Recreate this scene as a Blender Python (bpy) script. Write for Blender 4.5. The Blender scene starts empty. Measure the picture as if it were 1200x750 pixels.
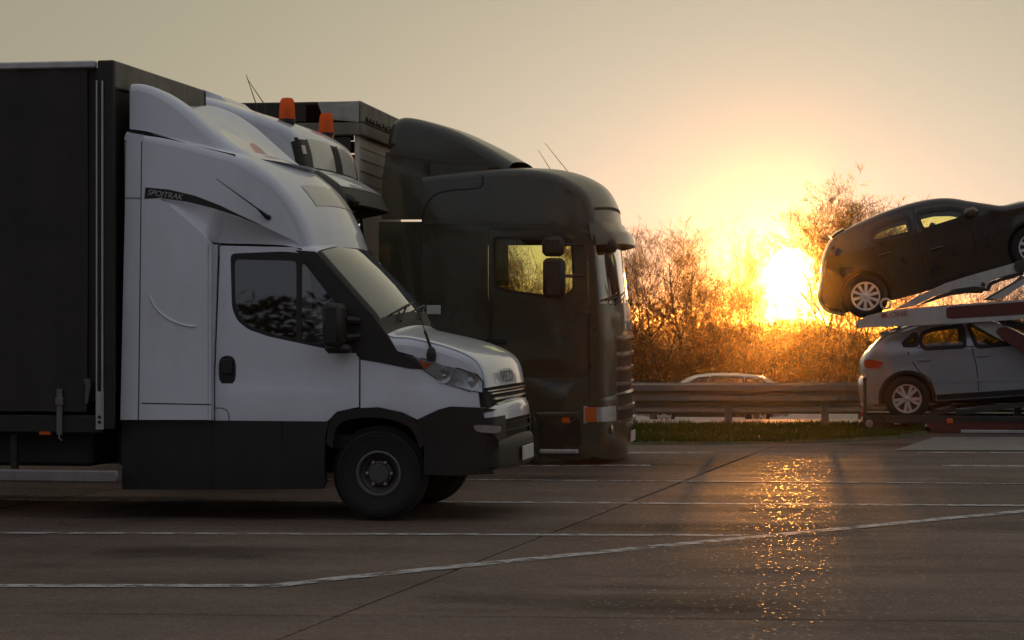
import bpy, math, random
from math import sin, cos, pi, radians, sqrt
from mathutils import Vector, Matrix
from mathutils.geometry import delaunay_2d_cdt
random.seed(11)
SC = bpy.context.scene
COL = SC.collection

# ------------------------------------------------------------------ camera
FPX, HOR, CAMZ = 2625.0, 378.0, 1.55            # focal length and horizon in photo pixels, eye height in metres
cd = bpy.data.cameras.new('camera'); cam = bpy.data.objects.new('camera', cd); COL.objects.link(cam)
cam.location = (0, 0, CAMZ); cam.rotation_euler = (pi/2, 0, 0)
cd.sensor_width = 36; cd.lens = 36*FPX/1200; cd.shift_y = (HOR-375)/1200
cd.clip_start = .1; cd.clip_end = 9000
SC.camera = cam
# ------------------------------------------------------------------ sky and sun
SUN_AZ, SUN_EL = math.atan2(328, FPX), math.atan2(60, FPX)
SUNV = Vector((sin(SUN_AZ)*cos(SUN_EL), cos(SUN_AZ)*cos(SUN_EL), sin(SUN_EL)))
w = bpy.data.worlds.new('World'); SC.world = w; w.use_nodes = True
nt = w.node_tree; nt.nodes.clear()
N = nt.nodes.new; L = nt.links.new
sky = N('ShaderNodeTexSky'); sky.sky_type = 'NISHITA'; sky.sun_disc = False
sky.sun_elevation = SUN_EL; sky.sun_rotation = SUN_AZ
sky.altitude = 0; sky.air_density = 1.0; sky.dust_density = 1.7; sky.ozone_density = 1.0
hs = N('ShaderNodeHueSaturation'); hs.inputs['Saturation'].default_value = .42
L(sky.outputs[0], hs.inputs['Color'])
bg = N('ShaderNodeBackground'); bg.inputs['Strength'].default_value = .05
tint = N('ShaderNodeMix'); tint.data_type = 'RGBA'; tint.blend_type = 'MULTIPLY'; tint.inputs[0].default_value = 1; tint.inputs[7].default_value = (.90, .97, .96, 1)
L(hs.outputs[0], tint.inputs[6]); L(tint.outputs[2], bg.inputs['Color'])
# the sun itself, with the bright hazy aureole round it
geo = N('ShaderNodeNewGeometry'); dot = N('ShaderNodeVectorMath'); dot.operation = 'DOT_PRODUCT'
neg = N('ShaderNodeVectorMath'); neg.operation = 'SCALE'; neg.inputs['Scale'].default_value = -1
L(geo.outputs['Incoming'], neg.inputs[0]); L(neg.outputs[0], dot.inputs[0]); dot.inputs[1].default_value = SUNV
def mth(op, a, b=None, c=None):
    n = N('ShaderNodeMath'); n.operation = op
    for i, x in enumerate((a, b, c)):
        if x is None: continue
        if isinstance(x, (int, float)): n.inputs[i].default_value = x
        else: L(x, n.inputs[i])
    return n.outputs[0]
ang = mth('MULTIPLY', mth('ARCCOSINE', mth('MINIMUM', dot.outputs['Value'], 1.0)), 180/pi)   # degrees from the sun
def expo(width, amp): return mth('MULTIPLY', mth('EXPONENT', mth('MULTIPLY', ang, -1.0/width)), amp)
disc = mth('MULTIPLY', mth('SMOOTH_MIN', mth('MAXIMUM', mth('MULTIPLY', mth('SUBTRACT', .62, ang), 6.0), 0), 1.0, .1), 30.0)
def bgadd(prev, col, strength):
    b = N('ShaderNodeBackground'); b.inputs['Color'].default_value = (*col, 1); L(strength, b.inputs['Strength'])
    a = N('ShaderNodeAddShader'); L(prev, a.inputs[0]); L(b.outputs[0], a.inputs[1]); return a.outputs[0]
sh = bgadd(bg.outputs[0], (1, .80, .50), disc)
sh = bgadd(sh, (1, .62, .20), expo(.42, 10.0))
# thin high veil over the whole sky: cream on the sun's side, cool grey away from it
vc = N('ShaderNodeValToRGB'); cr_ = vc.color_ramp; cr_.interpolation = 'B_SPLINE'; L(mth('DIVIDE', ang, 180.0), vc.inputs[0])
for k_, (p_, c_) in enumerate(((0, (.375, .342, .215)), (.12, (.375, .342, .215)), (.35, (.48, .46, .41)), (.52, (.44, .445, .46)), (.85, (.24, .25, .315)), (1, (.24, .25, .315)))):
    e_ = cr_.elements[k_] if k_ < 2 else cr_.elements.new(p_)
    e_.position = p_; e_.color = (*c_, 1)
sepz = N('ShaderNodeSeparateXYZ'); L(neg.outputs[0], sepz.inputs[0])
hi = N('ShaderNodeMapRange'); hi.inputs[1].default_value = 0; hi.inputs[2].default_value = 1; hi.inputs[3].default_value = .94; hi.inputs[4].default_value = 1.5; L(sepz.outputs[2], hi.inputs[0])
vb = N('ShaderNodeBackground'); L(vc.outputs[0], vb.inputs['Color']); L(hi.outputs[0], vb.inputs['Strength']); va = N('ShaderNodeAddShader'); L(sh, va.inputs[0]); L(vb.outputs[0], va.inputs[1]); sh = va.outputs[0]
out = N('ShaderNodeOutputWorld'); L(sh, out.inputs['Surface'])
sd = bpy.data.lights.new('sun', 'SUN'); sun = bpy.data.objects.new('sun', sd); COL.objects.link(sun)
sd.energy = 3.0; sd.angle = radians(.9); sd.color = (1, .36, .055)
sun.rotation_euler = (-SUNV).to_track_quat('-Z', 'Y').to_euler(); sun.location = (8, 40, 20)
vs = SC.view_settings
vs.view_transform = 'Standard'; vs.look = 'None'; vs.gamma = 1; vs.exposure = -.7; vs.use_curve_mapping = False
SC.render.engine = 'CYCLES'
cy = SC.cycles
cy.use_denoising = True; cy.max_bounces = 7; cy.diffuse_bounces = 3; cy.glossy_bounces = 4
cy.transmission_bounces = 6; cy.transparent_max_bounces = 16; cy.volume_bounces = 1
cy.sample_clamp_indirect = 4; cy.caustics_reflective = False; cy.caustics_refractive = False

# ------------------------------------------------------------------ helpers
def pix_dir(px, py): return Vector(((px-600)/FPX, 1, -(py-HOR)/FPX))
def ground_at(px, py, z=0.0):
    d = pix_dir(px, py); t = (z-CAMZ)/d.z
    return Vector((d.x*t, t, z))
class Frame:
    """A thing's own axes: x forward, y to its far side, z up."""
    def __init__(s, loc, yaw=0, pitch=0):
        s.loc = Vector(loc); s.rot = (0, -pitch, -yaw)
        from mathutils import Euler
        s.M = Matrix.Translation(s.loc) @ Euler(s.rot).to_matrix().to_4x4(); s.I = s.M.inverted()
    def at(s, px, py, y):
        c = s.I @ Vector((0, 0, CAMZ)); d = s.I.to_3x3() @ pix_dir(px, py)
        t = (y-c.y)/d.y
        return (c.x+d.x*t, c.z+d.z*t)
    def pl(s, pts, y): return [s.at(a, b, y) for a, b in pts]

def thing(name, label, cat, frame=None, group=None, loc=None):
    o = bpy.data.objects.new(name, None); COL.objects.link(o); o.empty_display_size = .2
    if frame: o.location = frame.loc; o.rotation_euler = frame.rot
    if loc: o.location = loc
    o['label'] = label; o['category'] = cat
    if group: o['group'] = group
    return o
class MB:
    def __init__(s): s.v = []; s.f = []
    def add(s, vs, fs):
        b = len(s.v); s.v += [tuple(p) for p in vs]; s.f += [tuple(b+i for i in f) for f in fs]; return s
    def box(s, c, d, rz=0, R=None, bev=0):
        hx, hy, hz = d[0]/2, d[1]/2, d[2]/2
        if bev:
            b = min(bev, hx*.9, hy*.9, hz*.9); P = []; idx = {}
            for sx in (-1, 1):
                for sy in (-1, 1):
                    for sz in (-1, 1):
                        for k, q in enumerate(((sx*(hx-b), sy*(hy-b), sz*hz), (sx*(hx-b), sy*hy, sz*(hz-b)), (sx*hx, sy*(hy-b), sz*(hz-b)))):
                            idx[sx, sy, sz, k] = len(P); P.append(q)
            F = []
            for sz in (-1, 1): F.append([idx[a, b_, sz, 0] for a, b_ in ((-1, -1), (1, -1), (1, 1), (-1, 1))][::sz])
            for sy in (-1, 1): F.append([idx[a, sy, c_, 1] for a, c_ in ((-1, -1), (1, -1), (1, 1), (-1, 1))][::-sy])
            for sx in (-1, 1): F.append([idx[sx, a, c_, 2] for a, c_ in ((-1, -1), (1, -1), (1, 1), (-1, 1))][::sx])
            for sx in (-1, 1):
                for sy in (-1, 1): F.append([idx[sx, sy, -1, 1], idx[sx, sy, -1, 2], idx[sx, sy, 1, 2], idx[sx, sy, 1, 1]][::sx*sy*-1])
            for sx in (-1, 1):
                for sz in (-1, 1): F.append([idx[sx, -1, sz, 0], idx[sx, -1, sz, 2], idx[sx, 1, sz, 2], idx[sx, 1, sz, 0]][::sx*sz])
            for sy in (-1, 1):
                for sz in (-1, 1): F.append([idx[-1, sy, sz, 0], idx[-1, sy, sz, 1], idx[1, sy, sz, 1], idx[1, sy, sz, 0]][::-sy*sz])
            for sx in (-1, 1):
                for sy in (-1, 1):
                    for sz in (-1, 1): F.append([idx[sx, sy, sz, k] for k in (0, 1, 2)][::sx*sy*sz])
        else:
            P = [(x*hx, y*hy, z*hz) for x in (-1, 1) for y in (-1, 1) for z in (-1, 1)]
            F = [(0, 1, 3, 2), (4, 6, 7, 5), (0, 4, 5, 1), (2, 3, 7, 6), (0, 2, 6, 4), (1, 5, 7, 3)]
        M = Matrix.Rotation(rz, 3, 'Z') if R is None else R
        c = Vector(c)
        return s.add([c + M @ Vector(p) for p in P], F)
    def tube(s, pts, r, n=8, cap=True):
        pts = [Vector(p) for p in pts]; m = len(pts)
        rr = r if isinstance(r, (list, tuple)) else [r]*m
        P = []; up = None
        for i, p in enumerate(pts):
            d = (pts[min(i+1, m-1)]-pts[max(i-1, 0)]).normalized()
            if up is None: up = Vector((0, 0, 1)) if abs(d.z) < .9 else Vector((1, 0, 0))
            a = d.cross(up).normalized(); b = a.cross(d); up = b
            P += [p+(a*cos(2*pi*k/n)+b*sin(2*pi*k/n))*rr[i] for k in range(n)]
        F = [(i*n+k, i*n+(k+1) % n, (i+1)*n+(k+1) % n, (i+1)*n+k) for i in range(m-1) for k in range(n)]
        if cap: F += [tuple(range(n))[::-1], tuple((m-1)*n+k for k in range(n))]
        return s.add(P, F)
    def bar(s, a, b, wid, dep):                    # straight bar with a rectangular section between two points
        a, b = Vector(a), Vector(b); d = (b-a).normalized()
        u = d.cross(Vector((0, 1, 0))); u = u.normalized() if u.length > .01 else Vector((1, 0, 0)); q = d.cross(u).normalized()
        P = [p+u*i*wid/2+q*j*dep/2 for p in (a, b) for i, j in ((-1, -1), (1, -1), (1, 1), (-1, 1))]
        return s.add(P, [(0, 1, 2, 3), (7, 6, 5, 4)]+[(k, k+4, (k+1) % 4+4, (k+1) % 4) for k in range(4)])
    def lathe(s, prof, n=32, c=(0, 0, 0), axis='Y', close=False):  # prof: (radius, along)
        P = []
        for r, a in prof:
            for k in range(n):
                t = 2*pi*k/n
                q = {'Y': (r*cos(t), a, r*sin(t)), 'Z': (r*cos(t), r*sin(t), a), 'X': (a, r*cos(t), r*sin(t))}[axis]
                P.append((c[0]+q[0], c[1]+q[1], c[2]+q[2]))
        m = len(prof)
        F = [(i*n+k, i*n+(k+1) % n, (i+1)*n+(k+1) % n, (i+1)*n+k) for i in range(m-1) for k in range(n)]
        return s.add(P, F)
    def prism(s, poly, y0, y1):                    # polygon in x,z extruded along y
        n = len(poly)
        P = [(x, y0, z) for x, z in poly]+[(x, y1, z) for x, z in poly]
        return s.add(P, [tuple(range(n)), tuple(range(2*n-1, n-1, -1))]+[(k, k+n, (k+1) % n+n, (k+1) % n) for k in range(n)])
def obj(name, mb, mat, parent=None, smooth=None, label=None, cat=None, group=None, kind=None):
    me = bpy.data.meshes.new(name); me.from_pydata(mb.v, [], mb.f); me.update()
    import bmesh
    bm = bmesh.new(); bm.from_mesh(me); bmesh.ops.remove_doubles(bm, verts=bm.verts, dist=1e-5)
    bmesh.ops.recalc_face_normals(bm, faces=bm.faces) if smooth != 'raw' else None
    bm.to_mesh(me); bm.free()
    if smooth and smooth != 'raw':
        me.shade_smooth()
        me.set_sharp_from_angle(angle=radians(smooth if smooth is not True else 35))
    me.materials.append(mat)
    o = bpy.data.objects.new(name, me); COL.objects.link(o)
    if parent: o.parent = parent
    if label: o['label'] = label
    if cat: o['category'] = cat
    if group: o['group'] = group
    if kind: o['kind'] = kind
    return o
def copy_tree(o, parent=None):
    c = o.copy(); COL.objects.link(c); c.parent = parent
    for ch in list(o.children): copy_tree(ch, c)
    return c
# ---- 2-D outlines
def inside(p, poly):
    x, z = p; r = False; j = len(poly)-1
    for i in range(len(poly)):
        xi, zi = poly[i]; xj, zj = poly[j]
        if (zi > z) != (zj > z) and x < (xj-xi)*(z-zi)/(zj-zi)+xi: r = not r
        j = i
    return r
def area(poly): return .5*sum(poly[i][0]*poly[(i+1) % len(poly)][1]-poly[(i+1) % len(poly)][0]*poly[i][1] for i in range(len(poly)))
def shrink(poly, d):                              # inset a closed outline
    n = len(poly); sg = 1 if area(poly) > 0 else -1; R = []
    for i in range(n):
        a, b, c = (Vector(poly[k % n]) for k in (i-1, i, i+1))
        u, v = (b-a), (c-b)
        u = u.normalized() if u.length > 1e-9 else v.normalized(); v = v.normalized() if v.length > 1e-9 else u
        n1 = Vector((-u.y, u.x))*sg; n2 = Vector((-v.y, v.x))*sg
        m = n1+n2; m = m/max(m.length_squared/2, .35)
        R.append(tuple(b+m*d))
    return R
def smooth_poly(pts, it=2, closed=True):
    if closed:                                     # round every corner off with a small radius
        if it == 0: return pts
        q = []; n = len(pts)
        for i in range(n):
            a, b, c = (Vector(pts[k % n]) for k in (i-1, i, i+1))
            d = .04*it; u = min(.42, d/max((a-b).length, 1e-6)); v = min(.42, d/max((c-b).length, 1e-6)); A_, C_ = b.lerp(a, u), b.lerp(c, v)
            q += [tuple(A_*(1-t)**2+b*2*t*(1-t)+C_*t*t) for t in (0, .33, .67, 1)]
        return q
    for _ in range(it):
        q = []; n = len(pts)
        if not closed: q.append(pts[0])
        for i in range(n if closed else n-1):
            a, b = pts[i], pts[(i+1) % n]
            q += [(a[0]*.75+b[0]*.25, a[1]*.75+b[1]*.25), (a[0]*.25+b[0]*.75, a[1]*.25+b[1]*.75)]
        if not closed: q.append(pts[-1])
        pts = q
    return pts
def panel(mb, outline, yf, holes=(), step=.12, rim=.03, side=-1):
    """A sheet-metal panel: outline in x,z bent onto y = side*yf(x, z), with openings and a turned-in rim."""
    rings = [list(outline)]+[list(h) for h in holes]
    pts = []; edges = []
    for r in rings:
        b = len(pts); pts += [Vector(p) for p in r]; edges += [(b+i, b+(i+1) % len(r)) for i in range(len(r))]
    xs = [p[0] for p in outline]; zs = [p[1] for p in outline]
    big = shrink(outline, step*.3)
    x = min(xs)+step*.5
    while x < max(xs):
        z = min(zs)+step*.5
        while z < max(zs):
            if inside((x, z), big) and not any(inside((x, z), h) for h in holes): pts.append(Vector((x, z)))
            z += step
        x += step
    V, E, T, *_ = delaunay_2d_cdt(pts, edges, [], 0, 1e-6)
    keep = []
    for t in T:
        c = ((V[t[0]].x+V[t[1]].x+V[t[2]].x)/3, (V[t[0]].y+V[t[1]].y+V[t[2]].y)/3)
        if inside(c, outline) and not any(inside(c, h) for h in holes): keep.append(t)
    mb.add([(v.x, side*yf(v.x, v.y), v.y) for v in V], [t if side < 0 else t[::-1] for t in keep])
    if rim:
        for k, r in enumerate(rings):
            n = len(r)
            P = [(a, side*yf(a, b), b) for a, b in r]+[(a, side*(yf(a, b)-rim), b) for a, b in r]
            mb.add(P, [(i, (i+1) % n, (i+1) % n+n, i+n) for i in range(n)])
    return mb
def ribbon(mb, line, yf, wid, off=.003, side=-1, closed=False):
    """A narrow strip following a line on a side panel."""
    n = len(line); P = []
    for i, p in enumerate(line):
        a = Vector(line[(i-1) % n if closed else max(i-1, 0)]); b = Vector(line[(i+1) % n if closed else min(i+1, n-1)])
        d = (b-a).normalized(); q = Vector((-d.y, d.x))*wid/2
        for s in (-1, 1):
            x, z = p[0]+q.x*s, p[1]+q.y*s
            P.append((x, side*(yf(x, z)+off), z))
    m = n if closed else n-1
    mb.add(P, [(2*i, 2*i+1, (2*i+3) % (2*n), (2*i+2) % (2*n)) for i in range(m)])
    return mb
class Wrap:
    """The skin that runs over the top or the front of a body from one flank to the other, along a side profile S."""
    def __init__(s, S, hw, r=.06, crown=.04, p=2.2, smooth=True):
        s.S = [Vector(q) for q in S]; s.n = len(S); s.hw = hw; s.r = r; s.p = p; s.sm = smooth
        s.cr = crown if isinstance(crown, (list, tuple)) else [crown]*s.n
    def pos(s, t):
        t = max(0, min(s.n-1.0001, t)); i = int(t); u = t-i; P = s.S
        if not s.sm: return P[i].lerp(P[i+1], u)
        p0, p1, p2, p3 = P[max(i-1, 0)], P[i], P[i+1], P[min(i+2, s.n-1)]
        l = (p2-p1).length
        m1 = (p2-p0); m1 = m1.normalized()*l if m1.length else m1
        m2 = (p3-p1); m2 = m2.normalized()*l if m2.length else m2
        return p1*(2*u**3-3*u*u+1)+m1*(u**3-2*u*u+u)+p2*(-2*u**3+3*u*u)+m2*(u**3-u*u)
    def edge(s, t):
        a, b = s.pos(t-.04), s.pos(t+.04)
        if t < .04: a = s.pos(0)
        d = (b-a).normalized(); n = Vector((-d.y, d.x))
        return s.pos(t)-n*s.r, n
    def ev(s, t, v, off=0):
        e, n = s.edge(t); W = s.hw(e.x, e.y)
        i = min(int(max(t, 0)), s.n-2); u = max(0, min(1, t-i)); cr = s.cr[i]*(1-u)+s.cr[i+1]*u
        v0 = 1-s.r/W; av = abs(v)
        o = s.r if av <= v0 else s.r*sqrt(max(0, 1-((av-v0)/(1-v0))**2))
        o += cr*(1-av**s.p)
        ny = 0
        if av > v0: ny = off*((av-v0)/(1-v0)); off = sqrt(max(off*abs(off)-ny*abs(ny), 0)) if off > 0 else off
        o += off
        return (e.x+n.x*o, W*v+(ny if v > 0 else -ny), e.y+n.y*o)
    def line(s, t0, t1, k=5):
        m = max(1, int(round((t1-t0)*k))); return [tuple(s.edge(t0+(t1-t0)*i/m)[0]) for i in range(m+1)]
    def patch(s, mb, t0, t1, v0=-1, v1=1, off=0, k=5, vs=None, thick=0):
        base = [-1, -.995, -.985, -.97, -.95, -.925, -.9, -.86, -.8, -.7, -.55, -.4, -.2, 0]
        base = base+[-b for b in base[-2::-1]]
        if vs is None:
            vs = [v0]+[b for b in base if v0+1e-4 < b < v1-1e-4]+[v1]
            if len(vs) < 5: vs = [v0+(v1-v0)*i/4 for i in range(5)]
        m = max(1, int(math.ceil((t1-t0)*k))); ts = [t0+(t1-t0)*i/m for i in range(m+1)]
        P = [s.ev(t, v, off) for t in ts for v in vs]; q = len(vs)
        mb.add(P, [(i*q+j, i*q+j+1, (i+1)*q+j+1, (i+1)*q+j) for i in range(m) for j in range(q-1)])
        if thick:
            P2 = [s.ev(t, v, off-thick) for t in ts for v in vs]; b = len(mb.v)-len(P); mb.v += P2; c = b+len(P)
            ring = [j for j in range(q)]+[i*q+q-1 for i in range(1, m+1)]+[m*q+j for j in range(q-2, -1, -1)]+[i*q for i in range(m-1, 0, -1)]
            mb.f += [(b+ring[i], b+ring[(i+1) % len(ring)], c+ring[(i+1) % len(ring)], c+ring[i]) for i in range(len(ring))]
        return mb
def text(name, s, size, mat, parent, loc, rot, depth=.004, shear=0, sx=1):
    cu = bpy.data.curves.new(name, 'FONT'); cu.body = s; cu.size = size; cu.extrude = depth; cu.shear = shear
    cu.align_x = 'CENTER'; cu.align_y = 'CENTER'
    t = bpy.data.objects.new(name, cu); COL.objects.link(t)
    dg = bpy.context.evaluated_depsgraph_get(); me = bpy.data.meshes.new_from_object(t.evaluated_get(dg))
    bpy.data.objects.remove(t)
    for v in me.vertices: v.co.x *= sx
    me.materials.clear(); me.materials.append(mat)
    o = bpy.data.objects.new(name, me); COL.objects.link(o); o.parent = parent; o.location = loc; o.rotation_euler = rot
    return o
# ------------------------------------------------------------------ materials
def mat(name, col, rough=.5, metal=0, coat=0, var=.12, scale=3.0, bump=0, bscale=60, spec=.5, rvar=.1, emis=None, dirt=0, dirtcol=(.05, .04, .03), stretch=(1, 1, 1), coatr=.08):
    m = bpy.data.materials.new(name); m.use_nodes = True; t = m.node_tree; b = t.nodes['Principled BSDF']
    n = t.nodes.new; l = t.links.new
    tc = n('ShaderNodeTexCoord'); mp = n('ShaderNodeMapping'); mp.inputs['Scale'].default_value = stretch; l(tc.outputs['Object'], mp.inputs[0])
    nz = n('ShaderNodeTexNoise'); nz.inputs['Scale'].default_value = scale; nz.inputs['Detail'].default_value = 6; nz.inputs['Roughness'].default_value = .62
    l(mp.outputs[0], nz.inputs['Vector'])
    mx = n('ShaderNodeMix'); mx.data_type = 'RGBA'
    mx.inputs[6].default_value = (*[c*(1-var) for c in col], 1); mx.inputs[7].default_value = (*[min(1, c*(1+var)) for c in col], 1)
    mr = n('ShaderNodeMapRange'); mr.inputs[1].default_value = .3; mr.inputs[2].default_value = .7; l(nz.outputs[0], mr.inputs[0]); l(mr.outputs[0], mx.inputs[0])
    colout = mx.outputs[2]
    if dirt:
        n2 = n('ShaderNodeTexNoise'); n2.inputs['Scale'].default_value = scale*2.3; n2.inputs['Detail'].default_value = 8; n2.inputs['Roughness'].default_value = .7
        mp2 = n('ShaderNodeMapping'); mp2.inputs['Scale'].default_value = (1, 1, .35); l(tc.outputs['Object'], mp2.inputs[0]); l(mp2.outputs[0], n2.inputs['Vector'])
        m2 = n('ShaderNodeMapRange'); m2.inputs[1].default_value = .48; m2.inputs[2].default_value = .78; m2.inputs[4].default_value = dirt; l(n2.outputs[0], m2.inputs[0])
        mx2 = n('ShaderNodeMix'); mx2.data_type = 'RGBA'; l(m2.outputs[0], mx2.inputs[0]); l(colout, mx2.inputs[6]); mx2.inputs[7].default_value = (*dirtcol, 1); colout = mx2.outputs[2]
    l(colout, b.inputs['Base Color'])
    mrr = n('ShaderNodeMapRange'); mrr.inputs[3].default_value = max(.02, rough*(1-rvar)); mrr.inputs[4].default_value = min(1, rough*(1+rvar)); l(nz.outputs[0], mrr.inputs[0]); l(mrr.outputs[0], b.inputs['Roughness'])
    b.inputs['Metallic'].default_value = metal; b.inputs['Coat Weight'].default_value = coat; b.inputs['Coat Roughness'].default_value = coatr
    b.inputs['Specular IOR Level'].default_value = spec
    if bump:
        nb = n('ShaderNodeTexNoise'); nb.inputs['Scale'].default_value = bscale; nb.inputs['Detail'].default_value = 4; l(mp.outputs[0], nb.inputs['Vector'])
        bp = n('ShaderNodeBump'); bp.inputs['Strength'].default_value = bump; bp.inputs['Distance'].default_value = .02; l(nb.outputs[0], bp.inputs['Height']); l(bp.outputs[0], b.inputs['Normal'])
    if emis: b.inputs['Emission Color'].default_value = (*emis[0], 1); b.inputs['Emission Strength'].default_value = emis[1]
    return m
def glass(name, tint=(.75, .82, .62), refl=1.0, rough=.02):
    m = bpy.data.materials.new(name); m.use_nodes = True; t = m.node_tree; t.nodes.clear(); n = t.nodes.new; l = t.links.new
    tr = n('ShaderNodeBsdfTransparent'); tr.inputs[0].default_value = (*tint, 1)
    gl = n('ShaderNodeBsdfGlossy'); gl.inputs['Roughness'].default_value = rough; gl.inputs[0].default_value = (.95, .97, 1, 1)
    fr = n('ShaderNodeLayerWeight'); fr.inputs[0].default_value = .5
    # the same reflection from both faces of the pane
    f = n('ShaderNodeMath'); f.operation = 'POWER'; f.inputs[1].default_value = 4.0; l(fr.outputs['Facing'], f.inputs[0])
    a = n('ShaderNodeMath'); a.operation = 'MULTIPLY_ADD'; a.inputs[1].default_value = .9*refl; a.inputs[2].default_value = .07*refl; l(f.outputs[0], a.inputs[0])
    mx = n('ShaderNodeMixShader'); l(a.outputs[0], mx.inputs[0]); l(tr.outputs[0], mx.inputs[1]); l(gl.outputs[0], mx.inputs[2])
    o = n('ShaderNodeOutputMaterial'); l(mx.outputs[0], o.inputs[0]); return m
def leaf_mat(name, col, tcol, tr=.5):
    m = bpy.data.materials.new(name); m.use_nodes = True; t = m.node_tree; t.nodes.clear(); n = t.nodes.new; l = t.links.new
    tc = n('ShaderNodeTexCoord'); nz = n('ShaderNodeTexNoise'); nz.inputs['Scale'].default_value = 2.0; l(tc.outputs['Object'], nz.inputs['Vector'])
    mx = n('ShaderNodeMix'); mx.data_type = 'RGBA'; l(nz.outputs[0], mx.inputs[0]); mx.inputs[6].default_value = (*[c*.6 for c in col], 1); mx.inputs[7].default_value = (*[c*1.4 for c in col], 1)
    d = n('ShaderNodeBsdfDiffuse'); l(mx.outputs[2], d.inputs[0]); q = n('ShaderNodeBsdfTranslucent'); q.inputs[0].default_value = (*tcol, 1)
    s = n('ShaderNodeMixShader'); s.inputs[0].default_value = tr; l(d.outputs[0], s.inputs[1]); l(q.outputs[0], s.inputs[2])
    o = n('ShaderNodeOutputMaterial'); l(s.outputs[0], o.inputs[0]); return m
M = {}
M['white'] = mat('white_paint', (.75, .78, .84), .32, coat=.8, var=.04, scale=1.2, dirt=.26, dirtcol=(.34, .30, .26), coatr=.04)
M['white_low'] = M['white']
M['plastic'] = mat('black_plastic', (.015, .013, .011), .55, var=.25, dirt=.25, dirtcol=(.05, .045, .04))
M['rubber'] = mat('tyre_rubber', (.016, .016, .016), .8, var=.25, bump=.2, bscale=40)
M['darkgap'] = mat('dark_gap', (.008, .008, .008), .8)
M['steel'] = mat('worn_steel', (.38, .36, .34), .42, metal=.8, var=.2, dirt=.4, dirtcol=(.10, .07, .05))
M['alu'] = mat('dull_aluminium', (.50, .49, .48), .45, metal=.55, var=.15, dirt=.35, dirtcol=(.12, .10, .09))
M['chrome'] = mat('satin_chrome', (.62, .61, .59), .22, metal=1, var=.05)
M['tarp_dark'] = mat('black_curtain_tarpaulin', (.022, .017, .013), .62, var=.3, bump=.15, bscale=14, dirt=.2, dirtcol=(.03, .027, .024))
M['tarp_light'] = mat('weathered_light_tarpaulin', (.42, .40, .36), .7, var=.15, dirt=.5, dirtcol=(.13, .11, .09), bump=.3, bscale=9)
M['roof_tarp'] = mat('grubby_front_tarpaulin', (.20, .175, .14), .75, var=.25, dirt=.7, dirtcol=(.05, .04, .03), bump=.4, bscale=10)
M['chassis'] = mat('dirty_black_chassis', (.02, .018, .017), .7, var=.3, dirt=.4, dirtcol=(.045, .038, .032))
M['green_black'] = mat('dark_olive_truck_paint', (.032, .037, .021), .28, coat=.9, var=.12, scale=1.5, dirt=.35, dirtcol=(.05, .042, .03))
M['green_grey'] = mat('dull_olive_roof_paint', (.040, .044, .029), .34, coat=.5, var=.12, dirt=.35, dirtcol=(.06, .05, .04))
M['silver'] = mat('silver_car_paint', (.38, .38, .41), .30, metal=.45, coat=.8, var=.04, dirt=.12, dirtcol=(.2, .18, .16))
M['dark_car'] = mat('black_brown_car_paint', (.024, .015, .011), .28, coat=.8, var=.1)
M['pass_car'] = mat('pale_silver_car_paint', (.26, .26, .27), .3, metal=.4, coat=.8, var=.03)
M['rim'] = mat('alloy_rim', (.55, .54, .53), .33, metal=.7, var=.05, dirt=.2)
M['rim_white'] = mat('bright_alloy_rim', (.72, .71, .70), .35, metal=.35, var=.05)
M['rim_dark'] = mat('dirty_steel_rim', (.10, .095, .09), .5, metal=.4, var=.3, dirt=.5, dirtcol=(.03, .025, .02))
M['glass_side'] = glass('tinted_side_glass', (.80, .86, .52))
M['glass_van'] = glass('dark_side_glass', (.34, .36, .34), 2.4)
M['glass_front'] = glass('windscreen_glass', (.60, .66, .58), 1.6)
M['glass_lamp'] = glass('clear_lamp_cover', (.85, .87, .88), 1.3)
M['amber'] = mat('amber_lens', (.85, .20, .01), .18, coat=.6, var=.08)
M['red_lens'] = mat('red_lens', (.40, .02, .015), .2, coat=.6, var=.1)
M['orange_lens'] = mat('orange_lens', (.60, .11, .01), .25, coat=.5, var=.1)
M['lamp_in'] = mat('lamp_reflector', (.60, .60, .60), .25, metal=.8, var=.2, scale=12)
M['plate'] = mat('number_plate_white', (.60, .60, .58), .45, var=.1, dirt=.3, dirtcol=(.2, .17, .14))
M['ink'] = mat('dark_ink', (.03, .03, .03), .5)
M['pale_ink'] = mat('pale_grey_print', (.45, .44, .42), .5)
M['grey_deck'] = mat('grey_transporter_paint', (.50, .47, .44), .45, coat=.2, var=.12, dirt=.35, dirtcol=(.16, .13, .11))
M['red_deck'] = mat('dark_red_transporter_paint', (.11, .020, .013), .5, coat=.2, var=.2, dirt=.3, dirtcol=(.05, .03, .02))
M['dark_deck'] = mat('grimy_dark_deck_steel', (.05, .043, .038), .55, metal=.3, var=.3, dirt=.5, dirtcol=(.09, .07, .05))
M['seat'] = mat('dark_seat_cloth', (.03, .028, .026), .9, var=.2)
M['curtain'] = leaf_mat('olive_cab_curtain', (.10, .12, .05), (.10, .13, .04), .35)
M['lamp_panel'] = mat('frosted_lamp_panel', (.55, .53, .47), .35, coat=.5, var=.12, scale=8)
M['bark'] = mat('bare_twig_bark', (.085, .055, .035), .85, var=.35, scale=6)
M['leaf_gold'] = leaf_mat('dry_golden_leaves', (.14, .075, .025), (.55, .27, .05), .7)
M['leaf_brown'] = leaf_mat('brown_thicket_leaves', (.085, .05, .022), (.42, .19, .035), .65)
M['galv'] = mat('galvanised_rail', (.19, .175, .16), .5, metal=.5, var=.15, dirt=.4, dirtcol=(.14, .11, .09))
M['grass'] = leaf_mat('short_verge_grass', (.05, .085, .02), (.06, .09, .015), .35)
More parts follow.
